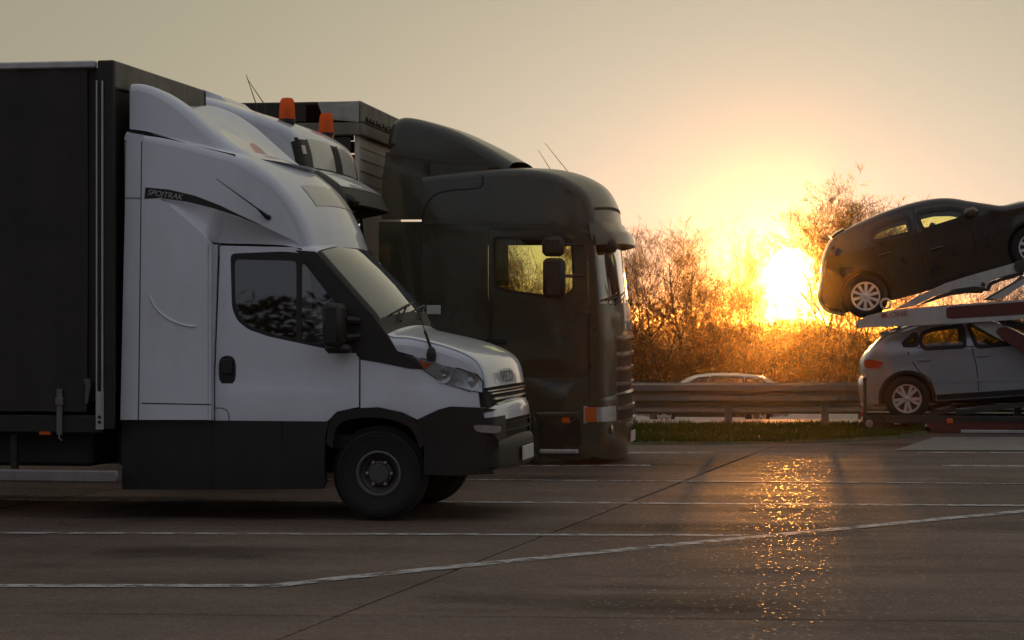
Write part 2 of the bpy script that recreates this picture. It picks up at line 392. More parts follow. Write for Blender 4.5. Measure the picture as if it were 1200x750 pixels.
M['soil'] = mat('verge_ground', (.045, .052, .022), .95, var=.4, scale=1.5, bump=.5, bscale=8)
M['field'] = mat('field_ground', (.075, .065, .035), .95, var=.4, scale=.15)
M['asphalt'] = mat('pale_worn_asphalt', (.20, .195, .19), .50, var=.2, scale=.8, bump=.2, bscale=50, stretch=(.2, 1, 1))

def concrete():
    m = bpy.data.materials.new('parking_concrete'); m.use_nodes = True; t = m.node_tree; b = t.nodes['Principled BSDF']; n = t.nodes.new; l = t.links.new
    g = n('ShaderNodeNewGeometry')
    def noise(scale, detail, st=(1, 1, 1), rough=.6):
        mp = n('ShaderNodeMapping'); mp.inputs['Scale'].default_value = st; mp.inputs['Rotation'].default_value = (0, 0, radians(6)); l(g.outputs['Position'], mp.inputs[0])
        z = n('ShaderNodeTexNoise'); z.inputs['Scale'].default_value = scale; z.inputs['Detail'].default_value = detail; z.inputs['Roughness'].default_value = rough; l(mp.outputs[0], z.inputs['Vector']); return z.outputs[0]
    def rng(x, a, b_, c, d):
        r = n('ShaderNodeMapRange'); l(x, r.inputs[0]); r.inputs[1].default_value = a; r.inputs[2].default_value = b_; r.inputs[3].default_value = c; r.inputs[4].default_value = d; return r.outputs[0]
    def mul(a, b_):
        r = n('ShaderNodeMath'); r.operation = 'MULTIPLY'; l(a, r.inputs[0]); l(b_, r.inputs[1]); return r.outputs[0]
    blot = rng(noise(.35, 8, rough=.68), .32, .68, .66, 1.22)
    streak = rng(noise(1.1, 5, (.12, 1, 1)), .35, .65, .80, 1.12)         # tyre-dragged streaks along the bays
    fine = rng(noise(9, 5), .3, .7, .86, 1.12)
    grit = rng(noise(38, 4, rough=.75), .35, .65, .70, 1.30)
    oil = rng(noise(.55, 4, (.5, 1, 1), .55), .56, .68, 1.0, .40)
    oi = n('ShaderNodeObjectInfo'); slab = rng(oi.outputs['Random'], 0, 1, .90, 1.10)
    f = mul(mul(mul(blot, streak), mul(fine, grit)), mul(oil, slab))
    c = n('ShaderNodeMix'); c.data_type = 'RGBA'; c.blend_type = 'MULTIPLY'; c.inputs[0].default_value = 1; c.inputs[6].default_value = (.150, .108, .087, 1)
    cb = n('ShaderNodeCombineColor'); [l(f, cb.inputs[i]) for i in range(3)]; l(cb.outputs[0], c.inputs[7]); l(c.outputs[2], b.inputs['Base Color'])
    l(rng(noise(2.2, 5, (.25, 1, 1)), .3, .7, .56, .80), b.inputs['Roughness'])
    b.inputs['Specular IOR Level'].default_value = .17
    bp = n('ShaderNodeBump'); bp.inputs['Strength'].default_value = .8; bp.inputs['Distance'].default_value = .012
    ad = n('ShaderNodeMath'); ad.operation = 'ADD'; l(noise(55, 3), ad.inputs[0])
    s2 = n('ShaderNodeMath'); s2.operation = 'MULTIPLY'; s2.inputs[1].default_value = 1.2; l(noise(14, 3, (.15, 1, 1)), s2.inputs[0]); l(s2.outputs[0], ad.inputs[1])
    l(ad.outputs[0], bp.inputs['Height'])
    # loose grit: small facets that each face their own way
    vo = n('ShaderNodeTexVoronoi'); vo.inputs['Scale'].default_value = 65; l(g.outputs['Position'], vo.inputs['Vector'])
    sp = n('ShaderNodeSeparateColor'); l(vo.outputs['Color'], sp.inputs[0])
    mk = n('ShaderNodeMath'); mk.operation = 'GREATER_THAN'; mk.inputs[1].default_value = .972; l(sp.outputs[2], mk.inputs[0])
    cv = n('ShaderNodeVectorMath'); cv.operation = 'SUBTRACT'; l(vo.outputs['Color'], cv.inputs[0]); cv.inputs[1].default_value = (.5, .5, .5)
    ks = n('ShaderNodeMath'); ks.operation = 'MULTIPLY'; ks.inputs[1].default_value = .45; l(mk.outputs[0], ks.inputs[0])
    c2 = n('ShaderNodeVectorMath'); c2.operation = 'SCALE'; l(cv.outputs[0], c2.inputs[0]); l(ks.outputs[0], c2.inputs['Scale'])
    av = n('ShaderNodeVectorMath'); av.operation = 'ADD'; l(bp.outputs[0], av.inputs[0]); l(c2.outputs[0], av.inputs[1])
    nv = n('ShaderNodeVectorMath'); nv.operation = 'NORMALIZE'; l(av.outputs[0], nv.inputs[0]); l(nv.outputs[0], b.inputs['Normal'])
    rm = n('ShaderNodeMix'); rm.data_type = 'FLOAT'; l(mk.outputs[0], rm.inputs[0]); l(b.inputs['Roughness'].links[0].from_socket, rm.inputs[2]); rm.inputs[3].default_value = .30; l(rm.outputs[0], b.inputs['Roughness'])
    return m
M['concrete'] = concrete()
def paint():
    m = bpy.data.materials.new('worn_white_marking'); m.use_nodes = True; t = m.node_tree; b = t.nodes['Principled BSDF']; n = t.nodes.new; l = t.links.new
    g = n('ShaderNodeNewGeometry'); z = n('ShaderNodeTexNoise'); z.inputs['Scale'].default_value = 6; z.inputs['Detail'].default_value = 9; z.inputs['Roughness'].default_value = .7; l(g.outputs['Position'], z.inputs['Vector'])
    b.inputs['Base Color'].default_value = (.56, .55, .55, 1); b.inputs['Roughness'].default_value = .5
    r = n('ShaderNodeMapRange'); l(z.outputs[0], r.inputs[0]); r.inputs[1].default_value = .40; r.inputs[2].default_value = .56; r.inputs[3].default_value = .05; r.inputs[4].default_value = .85; l(r.outputs[0], b.inputs['Alpha'])
    return m
M['paint'] = paint()
# ------------------------------------------------------------------ ground, parking, verge, roads
def terr(y):
    P = [(-400, -.08), (36.5, -.08), (40, -.40), (52, -1.5), (86, -1.5), (96, -1.1), (2600, -1.1)]
    for (a, za), (b, zb) in zip(P, P[1:]):
        if y <= b: return za+(zb-za)*max(0, (y-a))/(b-a)
    return -1.1
mb = MB(); ys = [-400, -60, 0, 30, 36.5, 38, 40, 44, 48, 52, 60, 70, 86, 91, 96, 105, 120, 160, 300, 800, 2500]
xs = [-1500, -900, -200, -80, -40, -20, 0, 20, 40, 80, 200, 900, 1500]
for y in ys:
    for x in xs: mb.v.append((x, y, terr(y)))
mb.f = [(j*len(xs)+i, j*len(xs)+i+1, (j+1)*len(xs)+i+1, (j+1)*len(xs)+i) for j in range(len(ys)-1) for i in range(len(xs)-1)]
obj('ground', mb, M['field'], smooth=60, kind='structure')
mb = MB().box((0, -3.3, -.045), (90, 73.4, .05)); lot = obj('parking_lot', mb, M['concrete'], kind='structure')
A, B = ground_at(320, 750), ground_at(908, 522); jd = (B-A)/(B.y-A.y)
rows = [-3.2, 1.8, 6.8, 11.8, 16.8, 21.9, 26.9, 33.35]; TS = -.07
def slab_pt(c, r):                                  # where joint column c meets joint row r
    x0 = A.x+c*5.1; k = jd.x
    y = (rows[r]+TS*(x0-k*A.y))/(1-TS*k) if r < len(rows)-1 else rows[r]
    return Vector((x0+k*(y-A.y), y))
for r in range(len(rows)-1):
    for c in range(-4, 5):
        q = [slab_pt(c, r), slab_pt(c+1, r), slab_pt(c+1, r+1), slab_pt(c, r+1)]
        q = shrink([tuple(p) for p in q], .011); b = shrink(q, .012); dz = random.uniform(-.004, .002)
        o = Vector((sum(p[0] for p in q)/4, sum(p[1] for p in q)/4))
        mb = MB(); mb.add([(x-o.x, y-o.y, -.018) for x, y in q]+[(x-o.x, y-o.y, dz-.006) for x, y in q]+[(x-o.x, y-o.y, dz) for x, y in b],
                          [(8, 9, 10, 11)]+[(k, (k+1) % 4, (k+1) % 4+4, k+4) for k in range(4)]+[(k+4, (k+1) % 4+4, (k+1) % 4+8, k+8) for k in range(4)])
        s = obj('concrete_slab', mb, M['concrete'], lot); s.location = (o.x, o.y, 0)
def paint_line(pts, wid, z=.006):
    P = [ground_at(a, b, z) for a, b in pts]; Q = []
    for p, q in zip(P, P[1:]):
        n = max(1, int((q-p).length/.35)); Q += [p.lerp(q, i/n) for i in range(n)]
    Q.append(P[-1]); mb = MB(); V = []
    for i, p in enumerate(Q):
        d = (Q[min(i+1, len(Q)-1)]-Q[max(i-1, 0)]).normalized(); s = Vector((-d.y, d.x, 0))*(wid/2)
        j = random.uniform(-.006, .006); V += [p-s*(1+j), p+s*(1-j)]
    mb.add(V, [(2*i, 2*i+1, 2*i+3, 2*i+2) for i in range(len(Q)-1)]); return obj('painted_line', mb, M['paint'], lot)
paint_line([(-60, 624), (870, 627)], .13)
paint_line([(-60, 686), (322, 686), (400, 677), (560, 661), (800, 637), (1260, 593)], .15)
paint_line([(-60, 585), (540, 588), (1260, 592.5)], .15)
paint_line([(-60, 560), (560, 562), (1260, 567)], .08)
paint_line([(560, 546), (762, 545)], .17)
paint_line([(640, 531), (836, 530)], .15)
paint_line([(1075, 530), (1260, 531)], .15)
paint_line([(1103, 545.5), (1260, 546.5)], .17)
# light concrete gutter beside the verge, the verge itself and the access road behind the rail
mb = MB(); P = [ground_at(*q, .010) for q in ((1048, 527.5), (1290, 528), (1290, 512), (1095, 512))]
mb.add(P, [(0, 1, 2, 3)]); M['gutter'] = mat('pale_gutter_concrete', (.19, .172, .152), .6, var=.25, scale=2, bump=.2)
obj('gutter_strip', mb, M['gutter'], kind='structure')
vout = [ground_at(*q).xy for q in ((-700, 524), (600, 523), (745, 522), (900, 521), (1000, 518.5), (1060, 514.5), (1092, 509.5), (1100, 504), (1080, 500.5), (1000, 499.4), (745, 499.2), (-700, 499.2))]
vout = [tuple(p) for p in vout]
def vz(x, y): return .035+.03*sin(x*1.3+y)*sin(y*2.1)
mb = MB(); inn = shrink(vout, .12); n = len(vout)
mb.add([(x, y, -.03) for x, y in vout]+[(x, y, vz(x, y)) for x, y in inn], [(i, (i+1) % n, (i+1) % n+n, i+n) for i in range(n)])
V, E, T, *_ = delaunay_2d_cdt([Vector(p) for p in inn]+[Vector((x*.6, y*.5)) for x in range(-40, 20) for y in range(56, 68) if inside((x*.6, y*.5), shrink(inn, .05))], [(i, (i+1) % n) for i in range(n)], [], 0, 1e-6)
mb.add([(v.x, v.y, vz(v.x, v.y)) for v in V], [t for t in T if inside((sum(V[k].x for k in t)/3, sum(V[k].y for k in t)/3), inn)])
obj('grass_verge', mb, M['soil'], smooth=60, kind='structure')
mb = MB(); cnt = 0
rg = random.Random(3)
while cnt < 30000:
    x, y = rg.uniform(-2.5, 6.4), rg.uniform(28.2, 33.7)
    if not inside((x, y), inn): continue
    cnt += 1; h = rg.uniform(.03, .10)*(1.25 if sin(x*2.3)*sin(y*3.1+x) > .2 else .8); a = rg.uniform(0, 2*pi); wd = rg.uniform(.006, .014); z = vz(x, y)-.01
    lx, ly = rg.uniform(-.05, .05), rg.uniform(-.05, .05)
    mb.add([(x-cos(a)*wd, y-sin(a)*wd, z), (x+cos(a)*wd, y+sin(a)*wd, z), (x+lx, y+ly, z+h)], [(0, 1, 2)])
obj('verge_grass', mb, M['grass'], smooth='raw', kind='stuff', label='short green grass on the verge in front of the guard rail', cat='grass')
mb = MB().box((0, 35.1, -.075), (160, 2.9, .09)); obj('access_road', mb, M['asphalt'], kind='structure')
mb = MB().box((0, 69, -1.53), (400, 30, .1)); obj('motorway', mb, M['asphalt'], kind='structure')
# guard rails: folded beam on posts
def rail(name, label, x0, x1, y, zb, step, top, ph=0):
    t = thing(name, label, 'guard rail', loc=(0, y, zb))
    prof = [(.0, 0), (-.005, -.012), (-.075, -.035), (-.08, -.115), (-.015, -.145), (-.015, -.165), (-.075, -.19), (-.08, -.26), (-.01, -.29), (0, -.305)]
    sec = [(a, top+b) for a, b in prof]+[(a+.006, top+b) for a, b in prof[::-1]]
    x = x0; k = 0
    while x < x1:
        mb = MB(); e = min(x+4.3, x1); m = len(sec); d = .004*(k % 2)
        mb.add([(x, a-d, z+d) for a, z in sec]+[(e, a-d, z+d) for a, z in sec], [(i, (i+1) % m, (i+1) % m+m, i+m) for i in range(m)]+[tuple(range(m)), tuple(range(2*m-1, m-1, -1))])
        for bx in (.08, .2):
            for bz in (-.08, -.225): mb.lathe([(.02, -.092), (.014, -.10), (0, -.10)], 6, (x+bx, 0, top+bz))
        obj('beam', mb, M['galv'], t, smooth=30); x += 4.22; k += 1
    x = x0+ph; pm = None
    while x < x1:
        if pm is None:
            mb = MB().box((0, .02, top/2-.03), (.10, .008, top+.02)).box((-.05, .045, top/2-.03), (.008, .06, top+.02)).box((.05, .045, top/2-.03), (.008, .06, top+.02))
            p = obj('post', mb, M['galv'], t); pm = p.data
        else:
            p = bpy.data.objects.new('post', pm); COL.objects.link(p); p.parent = t
        p.location = (x, .0, 0); p.rotation_euler = (0, 0, random.uniform(-.06, .06)); x += step
x853 = ground_at(853, 500.5, .03)
rail('guard_rail', 'galvanised guard rail along the back of the grass verge', x853.x-1.4*14, 11.5, x853.y-.1, .02, 1.4, .66, 0)
rail('guard_rail', 'galvanised guard rail beyond the narrow access road', -16, 20, 43, -.66, 2.0, .76, .7)

# ------------------------------------------------------------------ trees
def branch(mb, lf, p, d, ln, r, lev, rg, seg, spread, leaf):
    pts = [p.copy()]; rad = [r]; q = p.copy(); dd = d.normalized(); n = seg[lev]
    for i in range(n):
        dd = (dd+Vector((rg.gauss(0, .05 if lev == 0 else .12), rg.gauss(0, .05 if lev == 0 else .12), rg.gauss(0, .08)+(.12 if lev else .1)))).normalized()
        q = q+dd*ln/n; pts.append(q.copy()); rad.append(max(r*(1-(i+1)/n*.82), .004))
    mb.tube(pts, rad, 6 if lev == 0 else 3, cap=False)
    if lev == len(seg)-1:
        for _ in range(leaf):
            c = pts[rg.randint(1, n)]+Vector((rg.gauss(0, .05), rg.gauss(0, .05), rg.gauss(0, .05))); s = rg.uniform(.014, .036)
            u = Vector((rg.gauss(0, 1), rg.gauss(0, 1), rg.gauss(0, 1))).normalized(); v = u.orthogonal().normalized()
            lf.add([c-u*s, c+v*s*.6, c+u*s, c-v*s*.6], [(0, 1, 2, 3)])
        return
    k = (20, 7, 6, 4)[lev]
    for j in range(k):
        f = rg.uniform(.28 if lev == 0 else .2, 1.0); i = min(int(f*n), n-1); u = f*n-i
        b = pts[i].lerp(pts[i+1], u); ax = (pts[i+1]-pts[i]).normalized()
        ang = rg.uniform(0, 2*pi); o = ax.orthogonal().normalized(); o = Matrix.Rotation(ang, 3, ax) @ o
        tl = rg.uniform(.55, 1.05)*spread; nd = ax*cos(tl)+o*sin(tl)
        l2 = ln*(.60*sin(pi*(.22+.66*f)) if lev == 0 else .50)*rg.uniform(.6, 1.15)
        branch(mb, lf, b, nd, l2, max(rad[i]*.5, .006), lev+1, rg, seg, spread, leaf)
def make_tree(seed, h, spread, leaf, stems=1):
    rg = random.Random(seed); tr = MB(); cr = MB(); lf = MB()
    for s in range(stems):
        tmp = MB(); a = rg.uniform(0, 2*pi)
        branch(tmp, lf, Vector((.15*s*cos(a), .15*s*sin(a), -.2)), Vector((.22*s*cos(a), .22*s*sin(a), 1)), h*(1-.14*s), .012*h*(1-.2*s), 0, rg, (9, 5, 4, 3, 2), spread, leaf)
        k = 10*6; tr.add(tmp.v[:k], [f for f in tmp.f if max(f) < k])
        cr.add(tmp.v, [f for f in tmp.f if min(f) >= k])
    return tr, cr, lf
protos = []
for sd_, h, sp, lfn, st in ((5, 8, .80, 1, 1), (17, 8, .95, 1, 2), (23, 8, .85, 5, 2), (41, 8, .62, 0, 1)):
    tr, cr, lf = make_tree(sd_, h, sp, lfn, st); protos.append((tr, cr, lf))
pm = []
for tr, cr, lf in protos:
    ms = []
    for nm, q, mt in (('trunk', tr, M['bark']), ('crown', cr, M['bark']), ('leaves', lf, M['leaf_gold'])):
        me = bpy.data.meshes.new(nm); me.from_pydata(q.v, [], q.f); me.update(); me.materials.append(mt); ms.append((nm, me))
    pm.append((ms, max(v[2] for v in cr.v)))
def tree(px, top, y, kind, label, sx=1.0, rz=0):
    zb = terr(y); x = (px-600)/FPX*y; h = CAMZ+(HOR-top)/FPX*y-zb; s = h/pm[kind][1]
    t = thing('bare_tree', label, 'tree', loc=(x, y, zb), group='bare trees behind the motorway'); t.rotation_euler = (0, 0, rz)
    for nm, me in pm[kind][0]:
        if nm == 'leaves' and len(me.vertices) == 0: continue
        o = bpy.data.objects.new(nm, me); COL.objects.link(o); o.parent = t; o.scale = (s*sx, s*sx, s)
    return t
TL = [(757, 252, 101, 3, 'slender bare tree with a dark straight trunk next to the dark truck', 1.2, 0),
      (796, 250, 104, 0, 'rounded bare tree with fine forked branches behind the passing car', 1.6, 1.0),
      (838, 306, 103, 1, 'low bare tree with spreading twigs beside the rounded bare tree', 1.2, 2.0),
      (872, 256, 109, 3, 'thin whippy sapling between the rounded tree and the sun', .7, 3.0),
      (884, 300, 104, 2, 'short leafy tree just left of the sun', .8, 4.0),
      (962, 190, 106, 2, 'tallest tree with golden dry leaves above the sun', 1.5, .6),
      (1010, 250, 103, 0, 'bare tree half hidden behind the raised black car', 1.1, 2.5),
      (1062, 308, 105, 1, 'low bare tree behind the raised black car', .9, 1.7),
      (1110, 300, 108, 0, 'bare tree behind the transporter ramp', .9, 3.9),
      (1160, 318, 103, 2, 'leafy low tree behind the silver car', .9, .2),
      (1215, 296, 106, 1, 'bare tree behind the transporter deck by the frame edge', .9, 4.4),
      (774, 292, 99, 1, 'low bare tree between the slender tree and the rounded tree', 1.4, 4.0),
      (818, 276, 108, 0, 'bare tree with a narrow crown right of the rounded bare tree', 1.2, 5.3),
      (990, 222, 110, 1, 'tall bare tree partly hidden by the golden leaved tree', 1.3, 2.9),
      (1004, 224, 109, 2, 'second golden leaved tree half behind the raised black car', 1.2, 1.9),
      (700, 300, 107, 1, 'low bare tree seen through the dark truck windscreen', .9, 1.3),
      (655, 262, 104, 0, 'bare tree seen through the dark truck side window', .85, 2.2),
      (612, 268, 103, 2, 'leafy tree seen through the dark truck side window', .9, 3.3)]
for a in TL: tree(*a)
# the thicket at the trees' feet reads as one mass
rg = random.Random(77); st = MB(); lf = MB()
def th_h(x): return 2.9+.9*sin(x*.55+1)+.7*sin(x*1.4)+.4*sin(x*3.1)-.35*math.exp(-((x-13.1)/2.2)**2)
for i in range(1700):
    y = rg.uniform(98, 112); x = rg.uniform(-3.5, 27.5)/105*y; zb = terr(y)
    h = max(.8, th_h(x))*rg.uniform(.55, 1.25); d = Vector((rg.gauss(0, .22), rg.gauss(0, .22), 1)); p = Vector((x, y, zb-.05)); P = [p]
    for k in range(4): d = (d+Vector((rg.gauss(0, .12), rg.gauss(0, .12), 0))).normalized(); p = p+d*h/4; P.append(p)
    r = rg.uniform(.010, .026); st.tube(P, [r, r*.85, r*.65, r*.45, .005], 3, cap=False)
    for k in range(11):
        f = rg.uniform(.15, 1); s = min(int(f*4), 3); b = P[s].lerp(P[s+1], f*4-s); u = Vector((rg.gauss(0, 1), rg.gauss(0, 1), rg.uniform(.1, 1.3))).normalized()
        l_ = h*rg.uniform(.10, .28); m_ = b+u*l_*.5; e = m_+(u+Vector((rg.gauss(0, .3), rg.gauss(0, .3), .2))).normalized()*l_*.5
        st.tube([b, m_, e], [.009, .007, .004], 3, cap=False)
        for _ in range(6):
            c = b.lerp(e, rg.uniform(.2, 1))+Vector((rg.gauss(0, .07), rg.gauss(0, .07), rg.gauss(0, .07))); sz = rg.uniform(.02, .05)
            u2 = Vector((rg.gauss(0, 1), rg.gauss(0, 1), rg.gauss(0, 1))).normalized(); v2 = u2.orthogonal().normalized()
            lf.add([c-u2*sz, c+v2*sz*.6, c+u2*sz, c-v2*sz*.6], [(0, 1, 2, 3)])
def raw(name, q, mt, label, cat):
    me = bpy.data.meshes.new(name); me.from_pydata(q.v, [], q.f); me.update(); me.materials.append(mt)
    o = bpy.data.objects.new(name, me); COL.objects.link(o); o['kind'] = 'stuff'; o['label'] = label; o['category'] = cat; return o
for i in range(2600):                       # low undergrowth
    y = rg.uniform(96.5, 108); x = rg.uniform(-5, 28)/105*y; zb = terr(y); h = rg.uniform(.6, 2.3); p = Vector((x, y, zb)); d = Vector((rg.gauss(0, .3), rg.gauss(0, .3), 1)).normalized()
    st.tube([p, p+d*h*.5, p+(d+Vector((rg.gauss(0, .2), 0, 0))).normalized()*h], [.012, .009, .004], 3, cap=False)
    for _ in range(16):
        c = p+d*h*rg.uniform(.1, 1.05)+Vector((rg.gauss(0, .16), rg.gauss(0, .16), rg.gauss(0, .1))); sz = rg.uniform(.03, .075)
        u2 = Vector((rg.gauss(0, 1), rg.gauss(0, 1), rg.gauss(0, 1))).normalized(); v2 = u2.orthogonal().normalized()
        lf.add([c-u2*sz, c+v2*sz*.5, c+u2*sz, c-v2*sz*.5], [(0, 1, 2, 3)])
raw('thicket', st, M['bark'], 'dense thicket of bare brown shrubs below the trees', 'thicket')
raw('thicket_leaves', lf, M['leaf_brown'], 'dry brown leaves clinging to the thicket below the trees', 'leaves')
# a far-off wood closes the view behind the trees
rg = random.Random(8); fw = MB()
for i in range(9000):
    x = rg.uniform(-70, 95); y = rg.uniform(240, 270); h = (3.2+1.3*sin(x*.13)+.8*sin(x*.41+1))
    z = -1.1+h*rg.random()**.8; s_ = rg.uniform(.15, .5); u2 = Vector((rg.gauss(0, 1), rg.gauss(0, .4), rg.gauss(0, 1))).normalized(); v2 = u2.orthogonal().normalized(); c = Vector((x, y, z))
    fw.add([c-u2*s_, c+v2*s_*.6, c+u2*s_, c-v2*s_*.6], [(0, 1, 2, 3)])
raw('distant_wood', fw, M['leaf_brown'], 'low far-off wood on the horizon behind the bare trees', 'wood')
# hedgerow on the near side of the lot, behind the camera; it shows in the glass and paint of the vehicles
rg = random.Random(21); hg = MB()
for i in range(30000):
    x = rg.uniform(-46, 40); h = 6.0+.5*sin(x*.35)+.35*sin(x*.9+2)+.25*sin(x*2.3); y = -17+rg.gauss(0, .9)
    z = h*rg.random()**.8; s_ = rg.uniform(.10, .26); u2 = Vector((rg.gauss(0, 1), rg.gauss(0, .6), rg.gauss(0, 1))).normalized(); v2 = u2.orthogonal().normalized(); c = Vector((x, y, z))
    hg.add([c-u2*s_, c+v2*s_*.6, c+u2*s_, c-v2*s_*.6], [(0, 1, 2, 3)])
raw('hedgerow', hg, leaf_mat('dark_hedge_leaves', (.030, .024, .013), (.03, .03, .01), .2), 'brown hedgerow mirrored in the side window of the white van', 'hedge')
M['dull_alu'] = mat('grubby_aluminium', (.27, .25, .24), .5, metal=.3, var=.2, dirt=.5, dirtcol=(.09, .075, .065))
M['rim_dull'] = mat('grimy_rim_ring', (.17, .16, .155), .5, metal=.4, var=.25, dirt=.5, dirtcol=(.05, .045, .04))
# ------------------------------------------------------------------ shared vehicle parts
def add_wheel(parent, x, y, z, R, W, rimr, kind='steel', side=-1, spokes=10, name='wheel'):
    """Wheel with tyre and rim; its outer face looks along side*y. x, y, z is the middle of the tyre."""
    wt = obj(name, MB().lathe([(R*.93, -W*.34), (R*.985, -W*.28), (R, -W*.12), (R, W*.12), (R*.985, W*.28), (R*.93, W*.34)], 40), M['rubber'], parent, 40)
    wt.location = (x, y, z); s = side
    prof = [(R*.93, s*W*.34), (R*.90, s*W*.46), (R*.80, s*W*.5), (R*.70, s*W*.47), (rimr*1.02, s*W*.40), (rimr, s*W*.36)]
    tm = MB().lathe(prof, 40); tm.lathe([(q, -a) for q, a in prof], 40)
    for rr in (.77, .83): tm.lathe([(R*rr-.004, s*W*.49), (R*rr, s*(W*.5+.004)), (R*rr+.004, s*W*.49)], 40)
    for q in (-.22, -.07, .07, .22): tm.lathe([(R*.99, (q-.05)*W), (R*1.004, (q-.045)*W), (R*1.004, (q+.045)*W), (R*.99, (q+.05)*W)], 40)
    obj('tyre', tm, M['rubber'], wt, 30)
    o = s*W*.40
    if kind == 'steel':
        m = MB().lathe([(rimr*1.01, o), (rimr*.96, o+s*.006), (rimr*.90, o), (rimr*.86, o-s*.05), (rimr*.62, o-s*.075), (rimr*.56, o-s*.04), (rimr*.46, o-s*.035), (rimr*.44, o-s*.01), (0.0, o-s*.006)], 40)
        rim = obj('rim', m, M['rim_dark'], wt, 30)
        obj('rim_ring', MB().lathe([(rimr*1.03, o-s*.012), (rimr*1.04, o+s*.008), (rimr*.97, o+s*.012), (rimr*.93, o-s*.004)], 48), M['rim_dull'], wt, 60)
        for k in range(spokes): t = 2*pi*k/spokes; obj('wheel_nut', MB().lathe([(.014, o-s*.05), (.013, o-s*.015), (0, o-s*.013)], 6, (cos(t)*rimr*.56, 0, sin(t)*rimr*.56)), M['steel'], wt)
    else:
        m = MB().lathe([(rimr*1.01, o-s*.01), (rimr*1.0, o+s*.006), (rimr*.91, o+s*.004), (rimr*.89, o-s*.03), (rimr*.88, o-s*.10)], 48)
        mm = M['rim_white'] if kind == 'white' else M['rim']
        obj('rim', m, mm, wt, 30)
        obj('brake_disc', MB().lathe([(rimr*.90, o-s*.11), (0, o-s*.11)], 32), M['rim_dark'], wt)
        for k in range(spokes):
            t = 2*pi*k/spokes+(.0 if kind == 'white' else (.10 if k % 2 else -.10)); a, b = rimr*.14, rimr*.90
            w0, w1 = rimr*.085, rimr*.115; d = Vector((cos(t), 0, sin(t))); n = Vector((-sin(t), 0, cos(t)))
            P = [d*a-n*w0+Vector((0, o-s*.002, 0)), d*a+n*w0+Vector((0, o-s*.002, 0)), d*b+n*w1+Vector((0, o, 0)), d*b-n*w1+Vector((0, o, 0))]
            P += [p+Vector((0, -s*.035, 0)) for p in P]
            obj('spoke', MB().add(P, [(0, 1, 2, 3), (0, 4, 5, 1), (1, 5, 6, 2), (2, 6, 7, 3), (3, 7, 4, 0)]), mm, wt)
        obj('hub_cap', MB().lathe([(rimr*.20, o-s*.02), (rimr*.19, o+s*.004), (rimr*.10, o+s*.010), (0, o+s*.011)], 24), mm, wt, 40)
    return wt
def arc(c, R, a0, a1, n=14): return [(c[0]+R*cos(a0+(a1-a0)*i/n), c[1]+R*sin(a0+(a1-a0)*i/n)) for i in range(n+1)]
def two(fn):
    for s in (-1, 1): fn(s)
def box_part(name, c, d, m, parent, bev=.01, R=None): return obj(name, MB().box(c, d, bev=bev, R=R), M[m], parent, 30)

# ------------------------------------------------------------------ white box van with sleeper cab
YAWV = radians(9.8)
VF0 = ground_at(443, 611)
VF = Frame(VF0+Vector((sin(YAWV), cos(YAWV), 0))*.97, YAWV)      # origin: on the ground under the middle of the front axle
van = thing('box_van', 'white box van with roof spoiler, sleeper pod and dark curtain sided body', 'van', VF)
P = lambda pts, y=-1.0: VF.pl(pts, y)
YP = 1.07                                                        # half width of the sleeper pod, cab is narrower
XA = VF.at(300, 300, -1)[0]; XB = VF.at(540, 440, -1)[0]; ZB = VF.at(300, 405, -1)[1]
def cab_hw(x, z):
    w_ = 1.0-.05*max(0, z-ZB)**1.2
    if x > XB-.5: w_ -= .22*min(1.3, (x-XB+.5)/.85)**2.2
    cre = VF.at(430, 452, -1)[1]
    if z < cre: w_ += .020*min(1, (cre-z)/.05)*max(0, 1-abs(z-cre+.10)/.35)
    return w_
def pod_hw(x, z):
    w_ = YP-.02*max(0, z-2.2)
    if x > XA-.1: w_ -= .20*min(1.4, (x-XA+.1)/.55)**1.7
    return w_
# pod: rear panel, roof and the overhang above the doors
podtop = P([(146, 153), (166, 155), (188, 158), (215, 164), (245, 172), (276, 181), (300, 194), (322, 214), (341, 241), (354, 271), (360, 293)], -YP)
PW = Wrap(podtop, pod_hw, r=.07, crown=[.0, .0, .01, .02, .04, .06, .08, .10, .12, .14, .14], p=2.2)
pe = PW.line(0, 10, 4)
stl = P([(345, 285), (340, 281), (310, 266), (280, 255), (250, 245), (220, 237.5), (187, 233)], -YP)   # lower edge of the stripe
scl = P([(202, 243.5), (220, 258.5), (235, 272), (247, 284)], -YP)
pr = P([(247, 492), (163, 492)], -YP)
ptop = [q for q in pe if q[0] > P([(166, 155)], -YP)[0][0]+.004]
out_ = [P([(166, 157)], -YP)[0]]+ptop+stl+scl+pr
pod = obj('sleeper_pod', panel(MB(), out_, pod_hw), M['white'], van, 40); obj('sleeper_pod', panel(MB(), out_, pod_hw, side=1), M['white'], van, 40)
obj('pod_roof', PW.patch(MB(), 0, 10), M['white'], pod, 50)
# rear pillar strip beside the pod panel
pil = P([(141, 492), (147.5, 156), (164.5, 157.5), (161.3, 492)], -YP)
two(lambda s: obj('rear_pillar', panel(MB(), pil, pod_hw, side=s), M['white'], van, 40))
obj('cab_back', MB().box((P([(145, 300)], -YP)[0][0]+.01, 0, (pil[0][1]+pil[1][1])/2), (.03, 2*YP-.08, pil[1][1]-pil[0][1]-.05)), M['white'], van)
